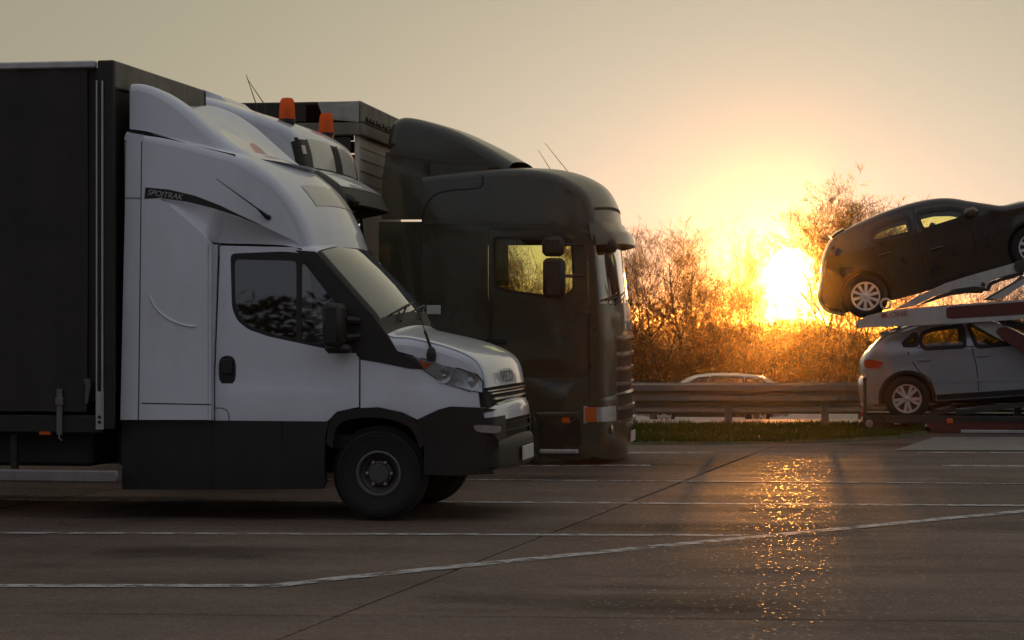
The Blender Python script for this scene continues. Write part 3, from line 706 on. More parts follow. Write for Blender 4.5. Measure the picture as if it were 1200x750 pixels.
# underside of the overhang, drawn in to the door top
up = stl[:]; lo = P([(352, 291), (345, 289), (318, 286), (295, 285.5), (272, 285), (247, 284.5), (187, 233)], -1.0)
def resamp(l_, n):
    L_ = [0]
    for a, b in zip(l_, l_[1:]): L_.append(L_[-1]+(Vector(b)-Vector(a)).length)
    R = []
    for i in range(n):
        t = L_[-1]*i/(n-1); k = max(j for j in range(len(L_)-1) if L_[j] <= t+1e-9); u = (t-L_[k])/max(L_[k+1]-L_[k], 1e-9)
        R.append(tuple(Vector(l_[k]).lerp(Vector(l_[k+1]), u)))
    return R
def under(s):
    m = MB(); n = 26; U = resamp(stl, n); D = resamp(P([(352, 291), (330, 287), (295, 285.5), (262, 285), (247, 284)], -1.0)+[scl[2], scl[1], scl[0], stl[-1]], n)
    for i in range(n):
        for j in range(5):
            t = j/4; a, b = U[i], D[i]; x, z = a[0]*(1-t)+b[0]*t, a[1]*(1-t)+b[1]*t
            yi = pod_hw(*a)*(1-t)+(cab_hw(*b)-.02 if b[0] > scl[3][0]-.01 else pod_hw(*b)-.003)*t
            m.v.append((x, s*(yi+.02*sin(pi*t)*-1), z))
    m.f = [(i*5+j, i*5+j+1, (i+1)*5+j+1, (i+1)*5+j) for i in range(n-1) for j in range(4)]
    obj('overhang_underside', m, M['white'], pod, 60)
two(under)
# vertical step between pod panel and door
two(lambda s: obj('door_step', MB().box((P([(247.5, 390)], -1)[0][0], s*1.015, (P([(247, 284)], -1)[0][1]+P([(247, 492)], -1)[0][1])/2), (.012, .11, P([(247, 284)], -1)[0][1]-P([(247, 492)], -1)[0][1])), M['white'], pod))
# black stripe with lettering, panel crease and low seam
su = P([(170, 219.5), (197.5, 222), (227.5, 229), (257.5, 240.5), (287.5, 255), (310, 266)], -YP); sl_ = P([(169, 233), (187, 232), (220, 236.5), (250, 244), (280, 254), (310, 266)], -YP)
two(lambda s: obj('stripe', panel(MB(), su[:-1]+sl_[::-1], lambda x, z: pod_hw(x, z)+.003, rim=.004, side=s), M['plastic'], pod))
tx = P([(193, 228.3)], -YP)[0]
text('stripe_lettering', 'SPOJTRAK', .062, M['pale_ink'], pod, (tx[0], -pod_hw(*tx)-.005, tx[1]), (pi/2, radians(9), 0), .001, .25, 1.02)
cr_ = P([(176, 347), (180, 358), (190, 369), (203, 377), (218, 382), (230, 382.5)], -YP)
m = MB(); m.tube([(x, -pod_hw(x, z)-.001, z) for x, z in smooth_poly(cr_, 2, False)], [.0015]+[.010]*(len(smooth_poly(cr_, 2, False))-2)+[.0015], 8); obj('pressed_crease', m, M['white'], pod, 80)
m = MB(); ribbon(m, P([(166, 472.5), (247, 474)], -YP), pod_hw, .008); ribbon(m, P([(146.5, 232), (165, 232)], -YP), pod_hw, .006); obj('panel_seam', m, M['darkgap'], pod)
# roof light panel on the pod's brow
obj('roof_window', PW.patch(MB(), 7.25, 8.1, -.62, .62, .004), M['lamp_panel'], pod, 50)
obj('brow_lip', PW.patch(MB(), 9.55, 9.95, -.99, .99, .010, thick=.02), M['white'], pod, 50)
# spoiler: two fins with a hollow between
spt = P([(151.5, 97), (164, 97.5), (180, 102.5), (198, 112), (218, 127), (238, 146), (256, 163), (270, 175), (278, 182)], -1.02)
def sp_hw(x, z): return 1.02-.10*max(0, (x-spt[3][0])/(spt[-1][0]-spt[3][0]))**2-.04*max(0, z-spt[-1][1])
SW = Wrap(spt, sp_hw, r=.06, crown=[.0]*9, p=2)
se = SW.line(0, 8, 4)
lowsp = P([(270, 180.5), (223, 168.5), (194, 159.8), (170, 153.5), (151.5, 151)], -1.02)
spo = obj('roof_spoiler', panel(MB(), se+lowsp, sp_hw, step=.1), M['white'], van, 45); obj('roof_spoiler', panel(MB(), se+lowsp, sp_hw, step=.1, side=1), M['white'], van, 45)
m = MB(); vv = [-1, -.99, -.97, -.95, -.92, -.88, -.84, -.80, -.74, -.66, -.5, -.25, 0]; vv = vv+[-a for a in vv[-2::-1]]; k = 33
for i in range(k):
    t = 8*i/(k-1)
    for v in vv:
        a = abs(v); h_ = 0 if a > .86 else -.13*(1-(a/.86)**4)*min(1, t/2+.35)*min(1, (8-t)/2.0)
        fw = .34*(1-a**2.2)*(t/8)**1.6
        e = SW.ev(t, v, 0); m.v.append((e[0]+fw, e[1], e[2]+h_-.10*(fw)))
q = len(vv); m.f = [(i*q+j, i*q+j+1, (i+1)*q+j+1, (i+1)*q+j) for i in range(k-1) for j in range(q-1)]
obj('spoiler_top', m, M['white'], spo, 50)
m = MB(); ribbon(m, P([(152, 153.5), (194, 162), (223, 170.7), (276, 182.6)], -1.03), lambda x, z: 1.035, .02, 0); obj('spoiler_gap', m, M['darkgap'], spo)
for bx, by, yy in ((177, 99, -.92),):
    c = VF.at(bx, by+4, yy); obj('spoiler_clamp', MB().box((c[0], yy, c[1]-.02), (.08, .04, .05), bev=.015), M['plastic'], spo)
# cab skin: windscreen, bonnet, front
prof = P([(352, 289), (366, 291), (391, 318), (415, 345), (438, 371), (453, 392.5), (478, 395.5), (503, 400.5), (528, 408), (546, 416), (557, 425), (563, 438), (566, 455), (567, 463), (569, 479), (572, 482), (574, 495), (575, 500), (575, 520), (577, 524), (577, 546), (576, 550)], -1.0)
crn = [.06, .10, .13, .14, .14, .08, .03, .02, .02, .03, .05, .06, .07, .07, .08, .08, .08, .07, .07, .08, .08, .08]
CW = Wrap(prof, cab_hw, r=.06, crown=crn, p=2.3)
ce = CW.line(0, 15.6, 5)
bonnet_i = 5
# side body: door, wing
arch = P([(385, 493.5), (395.5, 483), (416, 478.3), (444, 477), (472, 483), (489, 491.5)], -1.0)
wing_low = P([(513.5, 480), (527, 476.5), (566, 478.5)], -1.0)
endw = CW.line(13.9, 13.9)[0]
wing_top = CW.line(5, 13.9, 5)
wing = P([(422.6, 421.5), (423, 475)], -1.0)
wout = [P([(455, 400)], -1)[0]]+wing_top+wing_low[::-1]+arch[::-1][:3]+P([(423, 478)], -1)+P([(422.6, 421.5), (466, 428.5)], -1)
two(lambda s: obj('front_wing', panel(MB(), wout, cab_hw, step=.1, side=s), M['white'], van, 40))
door = P([(256, 287), (344, 289), (352, 293), (366, 307), (421, 380), (421.5, 477.5), (416, 478.3), (395.5, 483), (385, 493.5), (380, 495), (252.3, 494), (251.6, 440)], -1.0)
win = smooth_poly(P([(268.5, 297), (330, 294.5), (349, 296), (360, 307), (419, 379.5), (420, 415), (376, 407.5), (315, 394.5), (290, 386), (277, 375), (271, 360)], -1.0), 1)
doorf = shrink(door, .004)
def door_side(s):
    d = obj('door', panel(MB(), doorf, cab_hw, [win], side=s, step=.1), M['white'], van, 40)
    obj('window_trim', panel(MB(), win, lambda x, z: cab_hw(x, z)-.004, [smooth_poly(P([(272.5, 303.5), (346, 305.5), (347, 397), (316, 391), (292, 382), (281, 373), (274.5, 360)]), 1), smooth_poly(P([(352, 307), (358, 312), (398, 363), (398, 407), (353, 399.5)]), 1)], side=s, rim=.02), M['plastic'], d)
    obj('window_glass', panel(MB(), shrink(win, .01), lambda x, z: cab_hw(x, z)-.014, side=s, rim=0), M['glass_van'], d, 60)
    c = P([(266.5, 434)])[0]
    h = obj('door_handle', panel(MB(), smooth_poly([(c[0]-.068, c[1]-.115), (c[0]+.068, c[1]-.115), (c[0]+.068, c[1]+.115), (c[0]-.068, c[1]+.115)], 2), lambda x, z: cab_hw(x, z)+.006, side=s, rim=.012), M['plastic'], d, 30)
    box_part('handle_grip', (c[0], s*(cab_hw(*c)+.018), c[1]+.03), (.09, .02, .12), 'plastic', h, .012)
    f = smooth_poly(P([(253, 478), (264, 478), (269, 484), (269, 494)]), 1, False)
    obj('filler_flap_seam', ribbon(MB(), f, cab_hw, .006, side=s), M['darkgap'], d)
two(door_side)
# pillar strip behind the door
ps = P([(248, 286.5), (254.5, 286.5), (250.3, 440), (251, 494), (247.5, 494)])
two(lambda s: obj('door_pillar', panel(MB(), ps, lambda x, z: 1.0, side=s), M['white'], van))
# black corner trim between windscreen, window and wing
tri = P([(368, 294.6), (391, 319), (414, 345), (437, 370), (453, 391), (466, 411.5), (484, 416.5), (497, 433), (480, 432), (423, 420.5), (418, 416), (418, 383), (361, 309), (345, 293)])
two(lambda s: obj('corner_trim', panel(MB(), tri, lambda x, z: cab_hw(x, z)+.006, side=s, step=.08, rim=.02), M['plastic'], van, 40))
obj('roof_edge', CW.patch(MB(), 0, 1.15), M['white'], van, 40)
ws = obj('windscreen', CW.patch(MB(), 1.15, 4.15, -.93, .93, -.01), M['glass_front'], van, 60)
two(lambda s: obj('windscreen_pillar', CW.patch(MB(), 1.15, 4.15, min(s*.93, s), max(s*.93, s)), M['plastic'], van, 40))
obj('cowl', CW.patch(MB(), 4.15, 5.0, off=-.012), M['plastic'], van, 40)
for yy, l_ in ((-.62, .62), (.02, .68)):
    a = CW.ev(4.45, yy, .012); b = CW.ev(3.9, yy+.1, .03); c = CW.ev(3.95, yy+.62, .03)
    b = CW.ev(4.02, yy+.25, .03); wp = obj('wiper', MB().tube([CW.ev(4.5, yy+.02, .01), b], [.012, .008], 6), M['plastic'], van); obj('wiper_blade', MB().tube([CW.ev(4.14, yy-.12, .012), b, CW.ev(3.9, yy+.60, .012)], .008, 6), M['plastic'], wp)
bon = obj('bonnet', CW.patch(MB(), 5.0, 12.0, -.97, .97, .006, thick=.02), M['white'], van, 50)
two(lambda s: obj('bonnet_ridge', CW.patch(MB(), 5.0, 12.0, min(s*.965, s), max(s*.965, s), -.006), M['white'], bon, 50))
obj('bonnet_seam', CW.patch(MB(), 12.0, 12.16, off=-.008), M['darkgap'], van, 40)
# headlamp
hl = P([(468, 413), (500, 422), (537, 433), (556, 440), (562, 448), (562.5, 460), (548, 457.5), (523, 450), (513, 445), (497, 433.5)])
def lamp(s):
    h = obj('headlight', panel(MB(), hl, lambda x, z: cab_hw(x, z)+.004, side=s, rim=.004), M['lamp_in'], van, 30)
    obj('lamp_bezel', panel(MB(), shrink(hl, -.008), lambda x, z: cab_hw(x, z)+.002, side=s, rim=.01), M['plastic'], h)
    for q, rr in (((519, 441), .055), ((548, 448), .075)):
        c = P([q])[0]; y0 = cab_hw(*c)
        obj('lamp_bowl', MB().lathe([(rr, s*(y0+.012)), (rr*.8, s*(y0+.006)), (rr*.3, s*(y0+.006)), (0, s*(y0+.022))], 20, (c[0], 0, c[1])), M['chrome'], h, 40)
    obj('lamp_cover', panel(MB(), hl, lambda x, z: cab_hw(x, z)+.022, side=s, rim=.014), M['glass_lamp'], h, 40)
    bl = P([(490, 421), (505, 426), (500, 433), (496, 431)]); obj('indicator', panel(MB(), bl, lambda x, z: cab_hw(x, z)+.010, side=s, rim=.004), M['orange_lens'], h)
two(lamp)
# front: grille, white lip, black bumper
obj('grille_backing', CW.patch(MB(), 12.16, 14.05, off=-.022), M['darkgap'], van, 40)
for i in range(4): obj('grille_slat', CW.patch(MB(), 12.45+i*.42, 12.62+i*.42, -.90+.05*i, .90-.05*i, .006, thick=.022), M['chrome'], van, 40)
obj('bumper_lip', CW.patch(MB(), 14.05, 16.0), M['white'], van, 50)
obj('bumper_intake', CW.patch(MB(), 16.0, 18.0, off=-.015), M['darkgap'], van, 40)
for i in range(3): obj('intake_bar', CW.patch(MB(), 16.3+i*.5, 16.42+i*.5, -.85, .85, .004, thick=.015), M['plastic'], van, 40)
obj('bumper_front', CW.patch(MB(), 18.0, 21, off=.012), M['plastic'], van, 50)
two(lambda s: obj('bumper_corner', CW.patch(MB(), 15.6, 18.0, min(s*.66, s), max(s*.66, s), .003), M['plastic'], van, 50))
bl_ = CW.line(15.0, 21, 4)
bump = P([(489, 492), (513.5, 480.5), (527, 477), (566, 479), (578, 481)])+bl_+P([(575, 557), (530, 558), (497, 556), (497, 520)])
def bumper_side(s):
    b = obj('bumper_side', panel(MB(), bump, lambda x, z: cab_hw(x, z)+.010, side=s, step=.1, rim=.05), M['plastic'], van, 40)
    fl = smooth_poly(P([(552, 500), (556, 498.5), (582, 500), (583, 507), (578, 509), (556, 507)]), 1)
    obj('fog_lamp', panel(MB(), fl, lambda x, z: cab_hw(x, z)+.016, side=s, rim=.012), M['lamp_in'], b)
    c = P([(570, 521)])[0]; obj('fog_socket', MB().lathe([(.075, s*(cab_hw(*c)+.018)), (.06, s*(cab_hw(*c)+.012)), (0, s*(cab_hw(*c)+.005))], 20, (c[0], 0, c[1])), M['darkgap'], b)
two(bumper_side)
pc = CW.ev(19.6, 0, .03); pn = obj('number_plate', MB().box((pc[0], pc[1], pc[2]), (.012, .52, .115), bev=.004), M['plate'], van)
# black sill, arches, wheels
sill = P([(142, 492), (385, 494), (381, 510), (379, 545), (381, 566), (377, 573), (300, 574), (142, 574)], -1.04)
two(lambda s: obj('side_sill', panel(MB(), sill, lambda x, z: 1.03-.05*max(0, .45-z), side=s, rim=.06), M['plastic'], van, 40))
two(lambda s: obj('sill_seam', ribbon(ribbon(MB(), P([(248, 494), (248, 573)], -1.04), lambda x, z: 1.03-.05*max(0, .45-z), .008, .004, side=s), P([(330, 494), (330, 573)], -1.04), lambda x, z: 1.03-.05*max(0, .45-z), .006, .004, side=s), M['darkgap'], van))
wc = VF.at(443, 557, -.97); wcx, wcz = wc
ai = [p for p in smooth_poly(P([(383, 520), (386, 495), (396, 483.5), (416, 478.5), (444, 477.3), (472, 483.3), (490, 493), (499, 520)]), 2, False)]
ao = [(wcx+(x-wcx)*.88, wcz+(z-wcz)*.86) for x, z in ai]
two(lambda s: obj('wheel_arch', panel(MB(), ai+ao[::-1], lambda x, z: cab_hw(x, z)+.022, side=s, rim=.25, step=.3), M['plastic'], van, 40))
two(lambda s: add_wheel(van, wcx, s*.855, .372, .372, .23, .172, 'steel', s, 6))
obj('engine_bay', MB().box((wcx+.1, 0, .75), (1.3, 1.2, .8)), M['darkgap'], van)
obj('cab_floor', MB().box((P([(330, 440)])[0][0], 0, .62), (1.5, 1.9, .1)), M['darkgap'], van)
obj('cab_bulkhead', MB().box((P([(258, 440)])[0][0], 0, 1.35), (.05, 1.9, 1.45)), M['seat'], van)
for yy in (-.5, .45):
    x0 = P([(285, 440)])[0][0]; st_ = obj('cab_seat', MB().box((x0, yy, 1.25), (.16, .5, .75), bev=.05, R=Matrix.Rotation(-.15, 3, 'Y')).box((x0+.28, yy, .88), (.5, .5, .14), bev=.05), M['seat'], van); obj('headrest', MB().box((x0-.05, yy, 1.72), (.1, .26, .2), bev=.04), M['seat'], st_)
obj('dashboard', MB().box((P([(415, 400)])[0][0], 0, 1.27), (.5, 1.8, .22), bev=.06), M['seat'], van)
# mirror
def mirror(s):
    y0 = s*1.16; c = VF.at(393, 384, -1.16); d = VF.at(408, 393, -1.1)
    mr_ = obj('door_mirror', MB().box((c[0]-.005, y0, c[1]+.02), (.15, .24, .34), bev=.035), M['plastic'], van, 40)
    a = VF.at(420, 376, -1.02); b = VF.at(420, 391, -1.02)
    obj('mirror_arm', MB().tube([(a[0], s*1.0, a[1]+.0), (c[0]+.06, s*1.08, a[1]+.01)], .032, 8).tube([(b[0], s*1.0, b[1]-.02), (c[0]+.06, s*1.08, b[1]-.03)], .03, 8), M['plastic'], mr_, 40)
    e = VF.at(386, 404, -1.2); obj('mirror_indicator', MB().box((e[0]+.02, s*1.2, e[1]), (.08, .10, .045), bev=.012), M['lamp_in'], mr_)
    obj('mirror_foot', MB().box((c[0]+.02, s*1.12, c[1]-.165), (.20, .18, .07), bev=.03), M['plastic'], mr_, 40)
two(mirror)
# whip aerials
a0 = VF.at(505, 417, -1.0); a1 = VF.at(498, 388, -.98); a2 = VF.at(466, 284, -.95)
an = obj('wing_aerial', MB().lathe([(.035, -.05), (.04, 0), (.03, .04), (.012, .06)], 12, (a0[0], -.985, a0[1]+.01), 'Z').tube([(a0[0], -.985, a0[1]+.05), (a1[0], -.985, a1[1])], .011, 8), M['plastic'], van, 40)
obj('aerial_whip', MB().tube([(a1[0], -.985, a1[1]), (a2[0], -.97, a2[1])], [.004, .0022], 5), M['plastic'], an)
b0 = VF.at(313, 255, -YP-.02); b1 = VF.at(301, 244, -YP-.05); b2 = VF.at(253.5, 209.5, -YP-.06)
obj('roof_aerial', MB().tube([(b0[0], -pod_hw(*b0)+.0, b0[1]), (b0[0]-.02, -pod_hw(*b0)-.03, b0[1]+.015), (b1[0], -YP-.05, b1[1]), (b2[0], -YP-.06, b2[1])], [.022, .018, .006, .003], 6), M['plastic'], van)
tb = CW.ev(11.45, 0, .012)
text('front_badge', 'IVECO', .13, M['ink'], van, (tb[0], tb[1]-.30, tb[2]+.0), (radians(78), 0, pi/2-.0), .001, 0, 1.5)
# ---- body behind the cab
YB = 1.16
bx1 = VF.at(132, 71, -YB); zt = bx1[1]; xf = bx1[0]; x_back = xf-5.6
body = obj('cargo_body', MB().box(((xf+x_back)/2-.02, 0, (zt+1.02)/2-.02), (xf-x_back-.06, 2*YB-.06, zt-1.02-.06)), M['tarp_dark'], van)
zc = VF.at(60, 482, -YB)[1]; zrail = VF.at(60, 81, -YB)[1]
# curtain in shallow vertical folds
for s in (-1, 1):
    m = MB(); n = 90
    for i in range(n+1):
        x = x_back+.1+(xf-.21-x_back-.1)*i/n
        y = YB+.005+.010*sin(i*.9)+.006*sin(i*2.3)
        for z in (zc, zc+.5, zc+1.2, zc+1.9, zrail): m.v.append((x, s*(y+.012*sin(z*2)), z))
    m.f = [(i*5+j, i*5+j+1, (i+1)*5+j+1, (i+1)*5+j) for i in range(n) for j in range(4)]
    obj('side_curtain', m, M['tarp_dark'], body, 60)
    obj('top_rail', MB().box(((x_back+xf-.13)/2, s*(YB+.012), (zt+zrail)/2), (xf-.13-x_back, .06, zt-zrail), bev=.01), M['alu'], body)
    xp = VF.at(121, 300, -YB)[0]; zl = VF.at(121, 503, -YB)[1]
    po = obj('front_post', MB().box((xp+.03, s*(YB+.01), (zt+zl)/2), (.13, .07, zt-zl), bev=.01), M['chassis'], body)
    obj('post_edge', MB().box((xp-.035, s*(YB+.045), (zrail+zl)/2-.05), (.012, .02, zrail-zl-.1)).box((xp+.012, s*(YB+.047), (zrail+zl)/2+.02), (.014, .018, zrail-zl-.25)), M['alu'], po)
    pl_ = VF.at(119.5, 481, -YB); q = obj('post_bracket', MB().box((pl_[0], s*(YB+.05), pl_[1]), (.065, .012, .30), bev=.004), M['alu'], po)
    for dz in (-.05, -.09): obj('bracket_hole', MB().lathe([(.014, s*(YB+.058)), (0, s*(YB+.0585))], 10, (pl_[0], 0, pl_[1]+dz)), M['darkgap'], q)
    hk = VF.at(104, 452, -YB); obj('curtain_tensioner', MB().tube([(hk[0], s*(YB+.04), hk[1]+.05), (hk[0]+.015, s*(YB+.05), hk[1]), (hk[0], s*(YB+.05), hk[1]-.14)], [.03, .022, .012], 8), M['rim_dull'], body, 40)
    for k in range(7):
        xx = xp-.35-k*.72; z0 = zc-.02
        bk = obj('curtain_strap', MB().box((xx, s*(YB+.03), z0+.02), (.045, .012, .36)).box((xx, s*(YB+.038), z0+.10), (.065, .015, .06), bev=.004).tube([(xx, s*(YB+.03), z0-.15), (xx, s*(YB+.04), z0-.19), (xx+.02, s*(YB+.03), z0-.21)], .008, 6), M['rim_dull'] if k == 0 else M['chassis'], body)
    m = MB().box(((x_back+xp)/2, s*(YB-.01), zc-.10), (xp-x_back, .05, .14), bev=.01); obj('side_raft', m, M['chassis'], body)
    ug = VF.at(70, 558, -YB); e = VF.at(138, 558, -YB)[0]
    obj('underrun_rail', MB().box(((x_back+1+e)/2, s*(YB-.02), ug[1]), (e-x_back-1, .04, .10), bev=.015), M['dull_alu'], van, 40)
    for k in range(3): obj('underrun_bracket', MB().box((e-.88-k*1.1, s*(YB-.06), (ug[1]+.9)/2), (.05, .05, .9-ug[1])), M['chassis'], van)
    mk = VF.at(53, 507, -YB); obj('side_marker_lamp', MB().box((mk[0], s*(YB+.0), mk[1]), (.10, .03, .04), bev=.008), M['orange_lens'], van)
# dirty tarpaulin header at the front of the box
zh = VF.at(200, 150, -YB)[1]
obj('front_header', MB().box((xf-.01, 0, zt-.105), (.05, 2*YB+.03, .22), bev=.012), M['roof_tarp'], body)
obj('front_wall', MB().box((xf-.03, 0, (zt-.2+1.0)/2), (.04, 2*YB-.02, zt-.2-1.0)), M['tarp_dark'], body)
obj('chassis_rails', MB().box(((xf+x_back)/2, -.42, .78), (xf-x_back+1.2, .09, .18)).box(((xf+x_back)/2, .42, .78), (xf-x_back+1.2, .09, .18)), M['chassis'], van)
obj('cargo_floor', MB().box(((xf+x_back)/2, 0, .98), (xf-x_back-.1, 2*YB-.1, .10)), M['chassis'], van)
for s in (-1, 1): add_wheel(van, wcx-4.7, s*.93, .372, .372, .24, .172, 'steel', s, 6); add_wheel(van, wcx-4.7, s*.66, .372, .372, .24, .172, 'steel', s, 6)
obj('underbody_block', MB().box((wcx-3.2, 0, .66), (1.7, 1.9, .52), bev=.03), M['chassis'], van)  # added dark box that blocks the bright gap below the cargo floor
obj('fuel_tank', MB().box((wcx-1.7, -.72, .55), (.9, .45, .35), bev=.06), M['chassis'], van)
# ------------------------------------------------------------------ helpers for the lorries
def brow(W_, tA, tB, oA, oB, v0, v1, thick, n=24, m=4):
    """A sun visor: a curved blade leaving the skin at tA and standing off by oB at tB."""
    mb = MB(); top = []; bot = []
    for i in range(n+1):
        v = v0+(v1-v0)*i/n; e = 1-.75*max(0, (abs(v)-.8)/.2)**2
        top.append([W_.ev(tA+(tB-tA)*j/m, v, (oA+(oB-oA)*(j/m)**.8)*e) for j in range(m+1)])
        bot.append([W_.ev(tA+(tB-tA)*j/m+.02, v, (oA+(oB-oA)*(j/m)**.8)*e-thick) for j in range(m+1)])
    for i in range(n+1):
        mb.v += top[i]+bot[i][::-1]
    k = 2*(m+1)
    mb.f = [(i*k+j, i*k+(j+1) % k, (i+1)*k+(j+1) % k, (i+1)*k+j) for i in range(n) for j in range(k)]+[tuple(range(k)), tuple(n*k+j for j in range(k))[::-1]]
    return mb
def truck_wheel(parent, x, s, y=1.08, R=.50): return add_wheel(parent, x, s*y, R, R, .32, .285, 'steel', s, 10)

M['glass_wind'] = glass('pale_windscreen_glass', (.80, .82, .55), 2.6, .06)
# ------------------------------------------------------------------ dark green lorry
YG = radians(8); gp = Vector(((690-600)/FPX*24.2, 24.2, 0))
GF = Frame(gp+Vector((sin(YG), cos(YG), 0))*1.24, YG)
lorry = thing('lorry_tractor', 'dark olive green lorry tractor with high roof deflector and sun visor', 'lorry', GF)
G = lambda pts, y=-1.24: GF.pl(pts, y)
xg = G([(655, 300)])[0][0]
def ghw(x, z):
    w_ = 1.24-.03*max(0, z-2.6)
    if x > xg: w_ -= .16*min(1.5, (x-xg)/.5)**2
    return w_
gprof = G([(494, 206), (530, 202), (568, 199), (600, 198), (628, 200), (650, 205), (668, 214), (682, 225), (690, 240), (693, 257), (694, 270), (696, 281), (699, 316), (702, 352), (703, 368), (704, 395), (704, 430), (704, 466), (705, 470), (706, 500), (706, 520), (701, 538)])
GW = Wrap(gprof, ghw, r=.07, crown=[.03, .04, .05, .06, .08, .11, .15, .18, .19, .19, .18, .18, .19, .20, .20, .20, .20, .20, .20, .20, .20, .18], p=2.6)
ge = GW.line(0, 21, 4)
wg_c = (G([(553, 478)])[0][0], .50)
sidebot = G([(690, 538), (632, 539)])+[(wg_c[0]+.63, .22)]+arc(wg_c, .63, 0, pi, 14)[1:-1]+[(wg_c[0]-.63, .22)]+[(G([(494, 520)])[0][0], .3)]
gdoor = G([(572, 268), (660, 267), (680, 275), (688, 300), (690, 350), (690, 432), (684, 442), (572, 442)])
gwin = smooth_poly(G([(579.5, 279), (640, 279), (669, 280), (671, 300), (672, 340), (655, 349), (637, 346.5), (597, 341), (580, 336)]), 1)
gdoor_far = G([(535, 268), (660, 267), (680, 275), (688, 300), (690, 350), (690, 432), (684, 442), (535, 442)])
gwin_far = smooth_poly(G([(546, 277), (640, 277), (669, 278), (671, 300), (672, 345), (655, 352), (600, 352), (546, 349)]), 1)
def gside(s):
    b = obj('cab_side', panel(MB(), ge+sidebot, ghw, [gdoor if s < 0 else gdoor_far], side=s, step=.14), M['green_black'], lorry, 40)
    gw_ = gwin if s < 0 else gwin_far
    d = obj('door', panel(MB(), shrink(gdoor if s < 0 else gdoor_far, .005 if s < 0 else -.012), ghw, [gw_], side=s, step=.14), M['green_black'], lorry, 40)
    obj('window_frame', panel(MB(), shrink(gw_, -.02), lambda x, z: ghw(x, z)+.006, [shrink(gw_, .012)], side=s, rim=.03, step=.5), M['plastic'], d)
    obj('window_glass', panel(MB(), gw_, lambda x, z: ghw(x, z)-.02, side=s, rim=0), M['glass_side'], d, 60)
    gb = smooth_poly(G([(512, 270), (565, 270), (566, 341), (540, 333), (525, 324), (516, 305)]), 2)
    if s < 0: obj('sleeper_recess', panel(MB(), gb, lambda x, z: ghw(x, z)+.004, side=s, rim=.01), M['green_grey'], b, 40)
    if s < 0: obj('recess_edge', ribbon(MB(), gb, lambda x, z: ghw(x, z), .03, .010, side=s, closed=True), M['green_black'], b)
    sw = smooth_poly(G([(494.5, 262), (497, 243), (506, 230), (520, 223.5), (560, 221), (565, 218), (566, 206)]), 2, False)
    obj('roof_seam', ribbon(MB(), sw, ghw, .014, .002, side=s), M['darkgap'], b)
    obj('gutter', ribbon(MB(), G([(498, 261), (575, 260), (645, 261), (690, 272)]), ghw, .035, .014, side=s), M['green_grey'], b)
    for ln_ in ([(572, 443), (572, 520)], [(632, 482), (690, 482), (704, 470)], [(632, 482), (632, 536)], [(690, 470), (690, 360)], [(497, 400), (570, 400)]): obj('panel_seam', ribbon(MB(), G(ln_), ghw, .010, .003, side=s), M['darkgap'], b)
    h = G([(580, 400)])[0]; box_part('door_handle', (h[0]+.02, s*(ghw(*h)+.02), h[1]), (.22, .03, .07), 'plastic', d, .012)
    q = obj('door_crease', ribbon(MB(), G([(497, 352), (570, 352), (690, 366)]), ghw, .05, .012, side=s), M['green_black'], b)
    st = G([(653, 486)])[0]; obj('step_bar', MB().box((st[0], s*(1.245), st[1]), (.46, .05, .055), bev=.012), M['green_grey'], lorry)
    mk = G([(663, 492.5)])[0]; obj('side_marker_lamp', MB().box((mk[0], s*1.25, mk[1]), (.085, .03, .065), bev=.01), M['orange_lens'], lorry)
    st = G([(655, 529)])[0]; obj('lower_step', MB().box((st[0], s*1.235, st[1]), (.42, .06, .045), bev=.01), M['alu'], lorry)
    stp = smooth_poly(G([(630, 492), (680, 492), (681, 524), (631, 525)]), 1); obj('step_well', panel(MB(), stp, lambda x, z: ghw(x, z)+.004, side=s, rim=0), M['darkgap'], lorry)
    ln = G([(684.8, 477.5), (704, 477.5), (704, 495), (684.8, 495)]); hl_ = obj('headlight', GW.patch(MB(), 18.25, 18.83, min(s*.74, s), max(s*.74, s), .006), M['lamp_in'], lorry, 40)
    obj('indicator', panel(MB(), ln, lambda x, z: ghw(x, z)+.006, side=s, rim=.01), M['orange_lens'], hl_)
    obj('lamp_bezel', panel(MB(), shrink(ln, -.012), lambda x, z: ghw(x, z)+.003, [shrink(ln, .004)], side=s, rim=.01, step=.4), M['alu'], hl_)
    c = G([(706, 504)])[0]; obj('fog_lamp', MB().lathe([(.05, .0), (.045, .012), (0, .014)], 16, (0, 0, 0), 'X'), M['lamp_in'], lorry, 40).location = GW.ev(19.25, s*.86, .01)
    for gx, ga, gb_ in ((574.5, 350, 428), (691, 372, 430)):
        a_, b_ = G([(gx, ga)])[0], G([(gx, gb_)])[0]; obj('grab_rail', MB().tube([(a_[0], s*ghw(*a_), a_[1]), (a_[0], s*(ghw(*a_)+.06), a_[1]-.03), (b_[0], s*(ghw(*b_)+.06), b_[1]+.03), (b_[0], s*ghw(*b_), b_[1])], .014, 8), M['plastic'], lorry, 40)
    # fairings behind the cab, split by a narrow slot
    y1 = 1.20; zlim = G([(470, 256.6)])[0][1]; zlo = G([(470, 260.4)])[0][1]
    up = G([(447, 205), (500, 203), (500, 257), (446, 257)]); lo = G([(443, 259.6), (500, 259.6), (500, 500), (443, 500)])
    if s > 0: lo = G([(452, 300), (493, 300), (493, 500), (452, 500)])
    if s < 0: obj('side_fairing', panel(MB(), up, lambda x, z: y1, side=s), M['green_black'], lorry)
    obj('side_fairing', panel(MB(), lo, lambda x, z: y1, side=s), M['green_black'], lorry)
